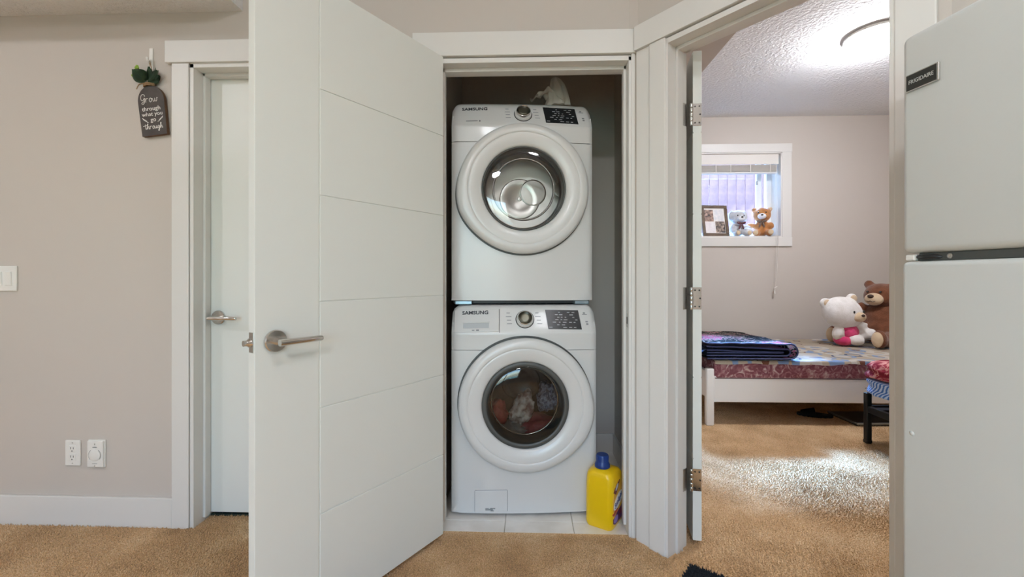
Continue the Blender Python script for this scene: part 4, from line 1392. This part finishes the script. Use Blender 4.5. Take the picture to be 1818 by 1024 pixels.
def sheet():
    bm = B()
    rows = []
    nx, ny = 110, 26
    L, Wd = LX - 0.12, LY - 0.02
    for j in range(ny + 5):
        row = []
        for i in range(nx + 1):
            x = L * i / nx
            hang = 0.020 + 0.016 * mnoise.noise(Vector((x * 5.5, 3.0, 0)))
            if j < 5:
                f = (5 - j) / 5
                y, z = -0.006 - 0.004 * f, 0.112 - f * max(hang, 0.006)
            else:
                y = -0.004 + (Wd + 0.0) * (j - 5) / (ny - 1)
                z = 0.116 + 0.004 * mnoise.noise(Vector((x * 7, y * 7, 1.0))) + 0.003 * mnoise.noise(Vector((x * 17, y * 13, 4.0)))
            row.append(Vector((x, y, z)))
        rows.append(row)
    loft(bm, rows, closed=False)
    bmesh.ops.solidify(bm, geom=list(bm.faces), thickness=0.002)
    o = obj('bed_sheet', bm, M_SHEET, None, True)
    o.location = (BX0 + 0.062, BY0 + 0.01, 0.368)
    tag(o, 'cream bed sheet with blue and brown rings on the mattress', 'sheet')
sheet()

# ---- folded blanket
def floral_material(name, base, c1, c2, scale, thr=0.33):
    m = bpy.data.materials.new(name)
    m.use_nodes = True
    nt = m.node_tree
    b = nt.nodes['Principled BSDF']
    b.inputs['Roughness'].default_value = 0.85
    b.inputs['Sheen Weight'].default_value = 0.04
    b.inputs['Specular IOR Level'].default_value = 0.1
    tc = nt.nodes.new('ShaderNodeTexCoord')
    n = nt.nodes.new('ShaderNodeTexNoise'); n.inputs['Scale'].default_value = scale; n.inputs['Detail'].default_value = 5; n.inputs['Distortion'].default_value = 3
    v = nt.nodes.new('ShaderNodeTexNoise'); v.inputs['Scale'].default_value = scale * 0.22; v.inputs['Detail'].default_value = 1
    cr = nt.nodes.new('ShaderNodeValToRGB')
    e = cr.color_ramp.elements
    e[0].position, e[0].color = 0.53, lin(base)
    e[1].position, e[1].color = 0.63, lin(c2)
    x = e.new(0.57); x.color = lin(c1)
    mul = nt.nodes.new('ShaderNodeMath'); mul.operation = 'MULTIPLY_ADD'
    mul.inputs[1].default_value = 0.62
    ad = nt.nodes.new('ShaderNodeMath'); ad.operation = 'MULTIPLY'; ad.inputs[1].default_value = 0.42
    nt.links.new(tc.outputs['Object'], n.inputs['Vector']); nt.links.new(tc.outputs['Object'], v.inputs['Vector'])
    nt.links.new(v.outputs['Fac'], ad.inputs[0])
    nt.links.new(n.outputs['Fac'], mul.inputs[0]); nt.links.new(ad.outputs[0], mul.inputs[2])
    nt.links.new(mul.outputs[0], cr.inputs[0])
    nt.links.new(cr.outputs[0], b.inputs['Base Color'])
    return m
def blanket():
    t = thing('folded_blanket', 'thick folded navy blanket with pink flowers at the foot of the bed', 'blanket', (1.35, BY0 + 0.005, 0.487))
    M1 = floral_material('navy_floral', '#12141b', '#b5b0a2', '#cc5f86', 13)
    M2 = mat('navy_plush', '#151a26', 0.85, sheen=0.1, var=0.8, vscale=20, var_color='#26324c')
    M3 = mat('violet_binding', '#333c66', 0.6)
    def fold(x1, z0, z1, th, y0, y1, m, seed, name):
        """U-shaped fold lying on its side: open to the left, round end at x1."""
        zc_, r = (z0 + z1) / 2, (z1 - z0) / 2
        path = []
        for i in range(12):
            path.append((0.0 + (x1 - r) * i / 12, z0))
        for i in range(13):
            a = -PI / 2 + PI * i / 12
            path.append((x1 - r + r * math.cos(a), zc_ + r * math.sin(a)))
        for i in range(1, 13):
            path.append(((x1 - r) * (1 - i / 12), z1))
        rows = []
        for j in range(15):
            y = y0 + (y1 - y0) * j / 14
            row = []
            for (x, z) in path:
                dz = 0.010 * mnoise.noise(Vector((x * 5, y * 4, seed))) + 0.004 * mnoise.noise(Vector((x * 14, y * 12, seed + 5)))
                sag = 0.012 * math.sin(x * 3.0 + seed) * ((z - z0) / max(z1 - z0, 1e-3))
                row.append(Vector((x + 0.006 * mnoise.noise(Vector((y * 6, z * 9, seed))), y, max(z + (dz + sag) * (0.3 + 0.7 * (z - z0) / max(z1 - z0, 1e-3)), 0.001))))
            rows.append(row)
        bm = loft(B(), rows, closed=False)
        bmesh.ops.solidify(bm, geom=list(bm.faces), thickness=th)
        o = obj(name, bm, m, t, True, 60)
        # binding along the front edge
        bn = tube(B(), [p + Vector((0, -0.003, 0)) for p in rows[0]], 0.006, 8)
        obj('binding', bn, M3, o, True)
        return o
    fold(0.665, 0.014, 0.118, 0.014, 0.0, 0.74, M1, 1.0, 'outer_fold')
    fold(0.615, 0.036, 0.094, 0.012, 0.006, 0.72, M2, 2.0, 'inner_fold')
    fold(0.56, 0.056, 0.074, 0.010, 0.010, 0.70, M2, 3.0, 'core_fold')
    # end that hangs over the foot of the bed
    rows = []
    for j in range(12):
        y = 0.01 + 0.30 * j / 11
        row = []
        for (x, z) in smooth_path([(0.10, 0.080, 0), (0.02, 0.082, 0), (-0.035, 0.055, 0), (-0.045, -0.02, 0), (-0.040, -0.075, 0)], 4) and [(p.x, p.y) for p in smooth_path([(0.10, 0.080, 0), (0.02, 0.082, 0), (-0.035, 0.055, 0), (-0.045, -0.02, 0), (-0.040, -0.075, 0)], 4)]:
            row.append(Vector((x + 0.012 * mnoise.noise(Vector((y * 16, z * 12, 2))), y, z + 0.008 * mnoise.noise(Vector((y * 9, x * 9, 7))))))
        rows.append(row)
    bm = loft(B(), rows, closed=False)
    bmesh.ops.solidify(bm, geom=list(bm.faces), thickness=0.012)
    obj('hanging_end', bm, floral_material('blue_floral', '#22345c', '#6f8fd0', '#c8d4ea', 12), t, True)
blanket()

# ------------------------------------------------------------------ plush toys
def plush_mat(name, col, col2=None, bump=0.9, sc_=130):
    return mat(name, col, 0.95, bump=bump, bscale=sc_, bdist=0.006, var=0.7, vscale=18, var_color=col2 or col, sheen=0.35, spec=0.1)

def plush(name, label, loc, rotz, scale, fur, pad, blobs, head_blobs, group=None, voxel=0.016, category='toy', head_fur=None):
    t = thing(name, label, category, loc, (0, 0, rotz), group)
    t.scale = (scale,) * 3
    def blobmesh(nm, bl, m, parent, vox):
        bm = B()
        for c, r, rot in bl:
            ellipsoid(bm, c, r, rot, 24, 16)
        o = obj(nm, bm, m, parent, True)
        md = o.modifiers.new('merge', 'REMESH'); md.mode = 'VOXEL'; md.voxel_size = vox; md.use_smooth_shade = True
        sm = o.modifiers.new('soften', 'SMOOTH'); sm.factor = 0.6; sm.iterations = 7
        return o
    blobmesh('body', blobs, fur, t, voxel)
    h = blobmesh('head', head_blobs, head_fur or fur, t, voxel)
    return t, h
def bead(nm, c, r, m, parent, rot=(0, 0, 0)):
    b = B()
    ellipsoid(b, c, r if isinstance(r, tuple) else (r, r, r), rot, 16, 10)
    return obj(nm, b, m, parent, True)
M_EYE = mat('bead_black', '#15110f', 0.12, coat=0.5)

# local frame of a toy: faces -y, x to its left in the picture's right, z up, base at z = 0
def bow(parent, c, s, m, tails=True):
    b = B()
    for sg in (-1, 1):
        ellipsoid(b, (c[0] + sg * 0.9 * s, c[1], c[2] + 0.1 * s), (0.85 * s, 0.30 * s, 0.48 * s), (0, -sg * 0.25, 0), 16, 10)
        if tails:
            ellipsoid(b, (c[0] + sg * 0.55 * s, c[1], c[2] - 1.2 * s), (0.36 * s, 0.16 * s, 1.15 * s), (0, sg * -0.35, 0), 14, 10)
    ellipsoid(b, c, (0.34 * s, 0.38 * s, 0.36 * s), (0, 0, 0), 12, 8)
    return obj('ribbon_bow', b, m, parent, True)

# big brown bear on the bed: faces the room's left, a little towards the camera
M_BR = plush_mat('brown_fur', '#7d4f37', '#6a412c')
M_CR = plush_mat('cream_fur', '#d9c3a4', '#cdb391', 0.4)
O = (0, 0, 0)
t, h = plush('teddy_bear', 'large brown teddy bear with cream muzzle sitting at the right of the bed', (3.34, 4.25, 0.486), math.radians(-66), 1.0, M_BR, M_CR,
    [((0, 0, 0.20), (0.165, 0.145, 0.20), O), ((0, -0.03, 0.13), (0.175, 0.155, 0.135), O),
     ((-0.155, -0.22, 0.068), (0.070, 0.20, 0.066), (0, 0, -0.20)), ((0.155, -0.22, 0.068), (0.070, 0.20, 0.066), (0, 0, 0.20)),
     ((-0.19, -0.405, 0.085), (0.062, 0.048, 0.085), O), ((0.19, -0.405, 0.085), (0.062, 0.048, 0.085), O),
     ((-0.19, -0.04, 0.25), (0.062, 0.07, 0.155), (0.3, 0.45, 0)), ((0.19, -0.04, 0.25), (0.062, 0.07, 0.155), (0.3, -0.45, 0))],
    [((0, -0.02, 0.45), (0.140, 0.125, 0.118), O), ((-0.115, 0.0, 0.555), (0.048, 0.028, 0.046), O), ((0.115, 0.0, 0.555), (0.048, 0.028, 0.046), O)])
mz = bead('muzzle', (0.0, -0.135, 0.42), (0.075, 0.055, 0.058), M_CR, h)
bead('nose', (0.0, -0.186, 0.448), (0.026, 0.016, 0.018), mat('brown_nose', '#3f2a20', 0.5), h)
for sg in (-1, 1):
    bead('eye', (sg * 0.052, -0.136, 0.488), 0.0105, M_EYE, h)
    bead('foot_pad', (sg * 0.19, -0.438, 0.085), (0.046, 0.020, 0.066), M_CR, t)
obj('mouth', tube(B(), smooth_path([(-0.035, -0.180, 0.402), (-0.015, -0.189, 0.396), (0, -0.190, 0.406), (0.015, -0.189, 0.396), (0.035, -0.180, 0.402)], 4), 0.0022, 6), mat('brown_nose'), h, True)

# white plush in a pink suit, leaning in the bear's lap (a plain round-eared toy)
M_WP = plush_mat('white_fur', '#efece8', '#e2ded8', 0.35)
M_PK = plush_mat('pink_velour', '#e0507f', '#c93c6c', 0.3)
t, h = plush('plush_toy', 'white plush toy in a pink suit lying against the brown teddy bear', (2.900, 4.13, 0.492), math.radians(6), 0.88, M_WP, M_WP,
    [((0.0, -0.01, 0.10), (0.10, 0.09, 0.10), (0, 0.35, 0)),
     ((-0.105, -0.045, 0.135), (0.05, 0.055, 0.085), (0.2, 0.15, 0)), ((0.135, -0.05, 0.200), (0.085, 0.036, 0.036), (0, -0.25, 0)),
     ((0.135, -0.06, 0.105), (0.095, 0.058, 0.060), (0, 0.1, 0)), ((0.225, -0.07, 0.115), (0.068, 0.056, 0.062), O), ((0.04, -0.11, 0.06), (0.07, 0.07, 0.055), O)],
    [((-0.045, -0.03, 0.335), (0.205, 0.135, 0.165), (0, 0.30, 0)), ((-0.215, -0.01, 0.435), (0.062, 0.032, 0.060), O), ((0.075, -0.01, 0.480), (0.062, 0.032, 0.060), O)], voxel=0.015)
bd = B()
ellipsoid(bd, (0.012, -0.02, 0.135), (0.112, 0.100, 0.098), (0, 0.35, 0), 28, 18)
obj('pink_suit', bd, M_PK, t, True)
bead('tail_bottom', (-0.03, -0.03, 0.055), (0.095, 0.085, 0.060), M_PK, t)
bead('muzzle', (0.035, -0.150, 0.300), (0.066, 0.040, 0.050), M_CR, h)
bead('inner_ear', (-0.215, -0.038, 0.437), (0.038, 0.010, 0.036), M_CR, h)
bead('inner_ear', (0.075, -0.038, 0.482), (0.038, 0.010, 0.036), M_CR, h)
bead('nose', (0.040, -0.190, 0.318), (0.020, 0.010, 0.014), mat('brown_nose'), h)
bead('eye', (-0.030, -0.160, 0.350), (0.011, 0.008, 0.015), M_EYE, h)
bead('eye', (0.100, -0.132, 0.352), (0.011, 0.010, 0.015), M_EYE, h)
# toys on the window sill
ZS = WZ0 + 0.014
M_WG = plush_mat('white_grey_fur', '#d7d8dc', '#bfc0c6', 0.6)
t, h = plush('teddy_bear', 'small white floppy-eared plush bear with burgundy bow on the window sill', (2.205, YF + 0.105, ZS), math.radians(4), 0.66, M_WG, M_WG,
    [((0, 0, 0.12), (0.10, 0.085, 0.12), O), ((-0.10, -0.03, 0.13), (0.036, 0.04, 0.085), (0.2, 0.3, 0)), ((0.13, -0.03, 0.15), (0.085, 0.04, 0.036), (0, 0.15, 0)),
     ((-0.075, -0.11, 0.046), (0.05, 0.07, 0.046), O), ((0.10, -0.10, 0.068), (0.085, 0.06, 0.068), O)],
    [((0, -0.01, 0.31), (0.125, 0.105, 0.115), O), ((-0.11, -0.01, 0.34), (0.038, 0.03, 0.085), (0, 0.25, 0)), ((0.115, -0.01, 0.335), (0.045, 0.032, 0.095), (0, -0.25, 0))], 'toys on the window sill', 0.014)
bead('muzzle', (0, -0.105, 0.280), (0.058, 0.035, 0.042), plush_mat('white_fur2', '#e9eaee', '#e2e2e8', 0.4), h)
bead('nose', (0, -0.142, 0.298), (0.018, 0.010, 0.013), M_EYE, h)
for sg in (-1, 1):
    bead('eye', (sg * 0.050, -0.102, 0.328), 0.011, M_EYE, h)
    bead('foot_pad', (sg * 0.09 + 0.01, -0.172, 0.05), (0.034, 0.012, 0.038), M_CR, t)
bow(t, (0, -0.115, 0.205), 0.042, mat('burgundy_satin', '#5b3136', 0.5))
M_TN = plush_mat('tan_fur', '#c98d58', '#b67a48', 0.7)
t, h = plush('teddy_bear', 'tan teddy bear with brown ribbon bow on the right of the window sill', (2.455, YF + 0.10, ZS), math.radians(-22), 0.68, M_TN, M_CR,
    [((0, 0, 0.13), (0.105, 0.09, 0.13), O), ((-0.14, -0.03, 0.175), (0.085, 0.038, 0.038), (0, 0.12, 0)), ((0.115, -0.05, 0.165), (0.042, 0.065, 0.055), (0.3, -0.3, 0)),
     ((-0.085, -0.11, 0.052), (0.055, 0.08, 0.052), (0, 0, -0.2)), ((0.085, -0.11, 0.052), (0.055, 0.08, 0.052), (0, 0, 0.2))],
    [((0, -0.01, 0.335), (0.125, 0.11, 0.115), O), ((-0.105, 0.0, 0.42), (0.04, 0.024, 0.04), O), ((0.105, 0.0, 0.42), (0.04, 0.024, 0.04), O)], 'toys on the window sill', 0.014)
bead('muzzle', (-0.01, -0.110, 0.305), (0.060, 0.045, 0.045), plush_mat('white_fur2', ''), h)
bead('nose', (-0.01, -0.152, 0.320), (0.018, 0.011, 0.013), M_EYE, h)
for sg in (-1, 1):
    bead('eye', (sg * 0.050 - 0.008, -0.110, 0.362), 0.011, M_EYE, h)
    bead('foot_pad', (sg * 0.10, -0.185, 0.055), (0.036, 0.014, 0.040), M_CR, t)
bead('inner_ear', (0.105, -0.022, 0.42), (0.026, 0.010, 0.026), M_CR, h)
bow(t, (-0.01, -0.105, 0.225), 0.040, mat('brown_satin', '#6d5a4c', 0.5))

# photo frame leaning on the sill
def photo_frame():
    t = thing('photo_frame', 'brown wooden frame with a collage of four photos on the sill', 'picture frame', (1.955, YF + 0.03, ZS), (math.radians(-10), 0, math.radians(7)))
    M_F = mat('frame_wood', '#6d5a47', 0.5, var=0.7, vscale=25, var_color='#594634')
    W, H, b_ = 0.285, 0.335, 0.032
    for (x0, x1, z0, z1) in ((-W / 2, W / 2, 0.0, b_), (-W / 2, W / 2, H - b_, H), (-W / 2, -W / 2 + b_, b_, H - b_), (W / 2 - b_, W / 2, b_, H - b_)):
        obj('moulding', bx(x0, x1, -0.010, 0.012, z0, z1, 0.004, 2), M_F, t)
    obj('mount', bx(-W / 2 + 0.01, W / 2 - 0.01, 0.0, 0.006, 0.01, H - 0.01), mat('mount_card', '#ece8e4', 0.7), t)
    def photo(x0, x1, z0, z1, cols, seed):
        m = bpy.data.materials.new('photo_print_%d' % seed)
        m.use_nodes = True
        nt = m.node_tree
        b = nt.nodes['Principled BSDF']
        b.inputs['Roughness'].default_value = 0.35
        tc = nt.nodes.new('ShaderNodeTexCoord')
        n = nt.nodes.new('ShaderNodeTexNoise'); n.inputs['Scale'].default_value = 34; n.inputs['Detail'].default_value = 3
        mp = nt.nodes.new('ShaderNodeMapping'); mp.inputs['Location'].default_value = (seed * 3.1, 0, seed)
        cr = nt.nodes.new('ShaderNodeValToRGB')
        cr.color_ramp.interpolation = 'LINEAR'
        e = cr.color_ramp.elements
        e[0].position, e[0].color = 0.36, lin(cols[0])
        e[1].position, e[1].color = 0.66, lin(cols[-1])
        x = e.new(0.5); x.color = lin(cols[1])
        nt.links.new(tc.outputs['Object'], mp.inputs[0]); nt.links.new(mp.outputs[0], n.inputs['Vector'])
        nt.links.new(n.outputs['Fac'], cr.inputs[0]); nt.links.new(cr.outputs[0], b.inputs['Base Color'])
        obj('photo', bx(x0, x1, -0.0015, 0.002, z0, z1), m, t)
    photo(-0.108, -0.012, 0.160, 0.285, ('#3c3230', '#8c7268', '#c9aa98'), 1)
    photo(-0.006, 0.104, 0.165, 0.290, ('#d9dbe0', '#e3e2e4', '#efecec'), 2)
    photo(0.004, 0.106, 0.040, 0.160, ('#2a2c30', '#75685f', '#cdb6a6'), 3)
    photo(-0.106, -0.002, 0.040, 0.150, ('#e4dfe2', '#ebe6e8', '#f0eeee'), 4)
    obj('stand', bx(-0.03, 0.03, 0.010, 0.014, 0.0, 0.22, M=Matrix.Translation((0, 0.0, 0)) @ Matrix.Rotation(math.radians(-8), 4, 'X')), M_F, t)
photo_frame()

# blind: drawn up under the head of the window
bl = thing('window_blind', 'white slatted blind drawn up at the top of the window', 'blind', (0, YF + 0.05, WZ1 - 0.012))
M_BL = mat('blind_white', '#e3dfd8', 0.5)
obj('valance', bx(WX0 + 0.016, WX1 - 0.022, -0.040, -0.030, -0.105, 0.0, 0.002, 1), M_BL, bl)
obj('headrail', bx(WX0 + 0.018, WX1 - 0.024, -0.030, 0.030, -0.045, 0.0, 0.002, 1), M_BL, bl)
slat_me = None
for i in range(11):
    z = -0.110 - i * 0.0062
    if slat_me is None:
        s = obj('slat', bx(WX0 + 0.02, WX1 - 0.028, -0.025, 0.025, -0.0014, 0.0014, 0.0006, 1), M_BL, bl)
        slat_me = s.data
    else:
        s = link(bpy.data.objects.new('slat', slat_me), bl)
    s.location = (rnd.uniform(-0.002, 0.002), rnd.uniform(-0.002, 0.002), z)
obj('bottom_rail', bx(WX0 + 0.02, WX1 - 0.028, -0.026, 0.026, -0.196, -0.180, 0.003, 1), M_BL, bl)
for x in (1.75, 1.95, 2.1, 2.30, 2.5):
    obj('ladder_cord', bx(x - 0.004, x + 0.004, -0.0275, -0.0255, -0.194, -0.105), M_BL, bl)
cd = B()
for dx in (0.0, 0.012):
    tube(cd, smooth_path([(2.535 + dx, -0.045, -0.10), (2.536 + dx, -0.072, -0.60), (2.530 + dx * 1.4, -0.085, -0.95), (2.518 + dx, -0.088, -1.30), (2.512 + dx * 0.2, -0.088, -1.395)], 5), 0.0016, 5)
obj('pull_cord', cd, M_BL, bl, True)
obj('cord_tassel', lathe(B(), [(0.003, 0.0), (0.006, -0.012), (0.010, -0.040), (0.008, -0.046)], Matrix.Translation((2.510, -0.088, -1.39)), 14), M_BL, bl, True, 40)
obj('cord_tassel', lathe(B(), [(0.003, 0.0), (0.006, -0.010), (0.009, -0.032), (0.007, -0.037)], Matrix.Translation((2.535, -0.088, -1.36)) @ Matrix.Rotation(0.9, 4, 'Y'), 14), M_BL, bl, True, 40)

# ------------------------------------------------------------------ black metal bed frame with blankets at the right
mb = thing('metal_bed_frame', 'black metal bed frame corner beside the doorway post', 'bed frame', (2.29, 3.04, 0))
M_MB = mat('black_metal', '#1b1d1f', 0.4, 0.3)
def post(x, y, h):
    lg = obj('leg', bx(x - 0.017, x + 0.017, y - 0.017, y + 0.017, -0.006, h, 0.005, 2), M_MB, mb)
    obj('leg_cap', bx(x - 0.019, x + 0.019, y - 0.019, y + 0.019, -0.007, 0.02, 0.004, 1), M_BLACKPL, lg)
for (x, y) in ((0, 0), (0, -0.95), (1.33, 0), (1.33, -0.95)):
    post(x, y, 0.335)
obj('rail', bx(-0.012, 0.012, -0.935, -0.015, 0.205, 0.250, 0.003, 1), M_MB, mb)
obj('rail', bx(1.318, 1.342, -0.935, -0.015, 0.205, 0.250, 0.003, 1), M_MB, mb)
obj('rail', bx(0.015, 1.315, -0.012, 0.012, 0.205, 0.250, 0.003, 1), M_MB, mb)
obj('rail', bx(0.015, 1.315, -0.962, -0.938, 0.205, 0.250, 0.003, 1), M_MB, mb)
for i in range(6):
    obj('slat', bx(0.02, 1.31, -0.90 + i * 0.16, -0.84 + i * 0.16, 0.232, 0.246), M_MB, mb)
def pillow_shape(name, label, cat, loc, size, m, seed, parent_none=None, amp=0.25, p=7.0, rot=(0, 0, 0)):
    bm = B()
    bmesh.ops.create_icosphere(bm, subdivisions=5, radius=1.0)
    for v in bm.verts:
        q = v.co
        n_ = (abs(q.x) ** p + abs(q.y) ** p + abs(q.z) ** p) ** (-1 / p)
        w_ = q * n_
        f = 1 + amp * mnoise.noise(w_ * 1.7 + Vector((seed, 0, 0))) + 0.10 * (1 - 2 * abs(mnoise.noise(w_ * 3.5 + Vector((0, seed, 0)))))
        v.co = Vector((w_.x * size[0] * (0.9 + 0.1 * f), w_.y * size[1] * (0.9 + 0.1 * f), max(w_.z * f, -1.0) * size[2]))
    o = obj(name, bm, m, None, True)
    o.location = loc
    o.rotation_euler = rot
    return tag(o, label, cat)
pillow_shape('cushion', 'teal cushion lying on the black metal bed frame', 'cushion', (2.79, 2.55, 0.296), (0.46, 0.44, 0.048), mat('teal_cloth', '#2f7f86', 0.8, bump=0.3, bscale=40), 2.2)
def plaid_material():
    m = bpy.data.materials.new('blue_stripe')
    m.use_nodes = True
    nt = m.node_tree
    b = nt.nodes['Principled BSDF']
    b.inputs['Roughness'].default_value = 0.85
    tc = nt.nodes.new('ShaderNodeTexCoord')
    wv = nt.nodes.new('ShaderNodeTexWave'); wv.inputs['Scale'].default_value = 22; wv.inputs['Distortion'].default_value = 1.5; wv.bands_direction = 'DIAGONAL'
    cr = nt.nodes.new('ShaderNodeValToRGB')
    e = cr.color_ramp.elements
    e[0].position, e[0].color = 0.3, lin('#3d6cb4')
    e[1].position, e[1].color = 0.7, lin('#b9cce6')
    nt.links.new(tc.outputs['Object'], wv.inputs['Vector'])
    nt.links.new(wv.outputs['Color'], cr.inputs[0])
    nt.links.new(cr.outputs[0], b.inputs['Base Color'])
    return m
pillow_shape('quilt', 'blue and white striped quilt hanging over the black bed frame', 'quilt', (2.735, 2.575, 0.392), (0.505, 0.485, 0.058), plaid_material(), 5.0, amp=0.35)
pillow_shape('blanket', 'crimson plush blanket piled on top of the striped quilt', 'blanket', (2.725, 2.585, 0.498), (0.495, 0.480, 0.052), floral_material('crimson_plush', '#7a1c2e', '#93303f', '#c98f88', 10), 8.0, amp=0.45)
# ---- things under the bed
def slipper():
    t = thing('slipper', 'black slipper lying in the shade under the bed', 'slipper', (2.30, 3.60, -0.002), (0, 0, math.radians(70)))
    M_S = mat('black_foam', '#16171a', 0.8)
    sole = []
    for k in range(28):
        a = 2 * PI * k / 28
        y = 0.125 * math.sin(a)
        x = (0.046 + 0.010 * math.sin(a)) * math.cos(a)
        sole.append((x, y))
    obj('sole', prism(B(), sole, 0.0, 0.022, 0.004), M_S, t)
    bm = B()
    rows = []
    for j in range(8):
        f = j / 7
        y = 0.005 + 0.085 * f
        rows.append([Vector((0.054 * (1 - 0.12 * f) * math.cos(a), y, 0.012 + 0.055 * (1 - 0.45 * f) * math.sin(a))) for a in [PI * k / 12 for k in range(13)]])
    loft(bm, rows, closed=False)
    bmesh.ops.solidify(bm, geom=list(bm.faces), thickness=0.007)
    obj('strap', bm, M_S, t, True)
slipper()
fc = thing('flat_case', 'flat black case with a silver edge under the bed', 'case', (2.46, 3.37, -0.001), (0, 0, math.radians(2)))
obj('case_body', bx(0.0, 0.62, 0.0, 0.30, 0.0, 0.020, 0.003, 1), mat('case_black', '#1e2022', 0.35), fc)
rim = B()
for (x0, x1, y0, y1) in ((-0.004, 0.62, -0.006, 0.006), (-0.006, 0.006, 0.006, 0.30)):
    box(rim, x0, x1, y0, y1, 0.010, 0.024, 0.002, 1)
obj('silver_rim', rim, mat('dull_silver', '#8e9290', 0.35, 0.7), fc)

# ------------------------------------------------------------------ outside the bedroom window: a board fence and the ground
fn = thing('fence', 'sunlit board fence outside the bedroom window', 'fence', (0, 7.2, 0.9))
M_FB = mat('weathered_board', '#97716f', 0.8, var=0.8, vscale=6, var_color='#82605e', bump=0.3, bscale=30)
bme = None
for i in range(28):
    if bme is None:
        o = obj('board', bx(-0.068, 0.068, -0.010, 0.010, -0.4, 2.2, 0.003, 1), M_FB, fn)
        bme = o.data
    else:
        o = link(bpy.data.objects.new('board', bme), fn)
    o.location = (1.3 + i * 0.142, 0, rnd.uniform(-0.01, 0.01))
obj('rail', bx(1.2, 5.3, 0.012, 0.05, 0.3, 0.39), M_FB, fn)
obj('rail', bx(1.2, 5.3, 0.012, 0.05, 1.7, 1.79), M_FB, fn)
struct('ground', bx(-6, 12, 4.9, 14, 0.7, 0.9), mat('gravel', '#b5aea6', 0.9, bump=0.8, bscale=30, var=0.8, vscale=40, var_color='#8f8982'), 'gravel ground outside the bedroom window', cat='ground')
struct('ground_yard', bx(-8, 8, -14, -3.1, -0.3, -0.1), mat('lawn', '#7f8a68', 0.9, var=0.8, vscale=20, var_color='#6a7655'), 'lawn outside the window behind the camera', cat='ground')
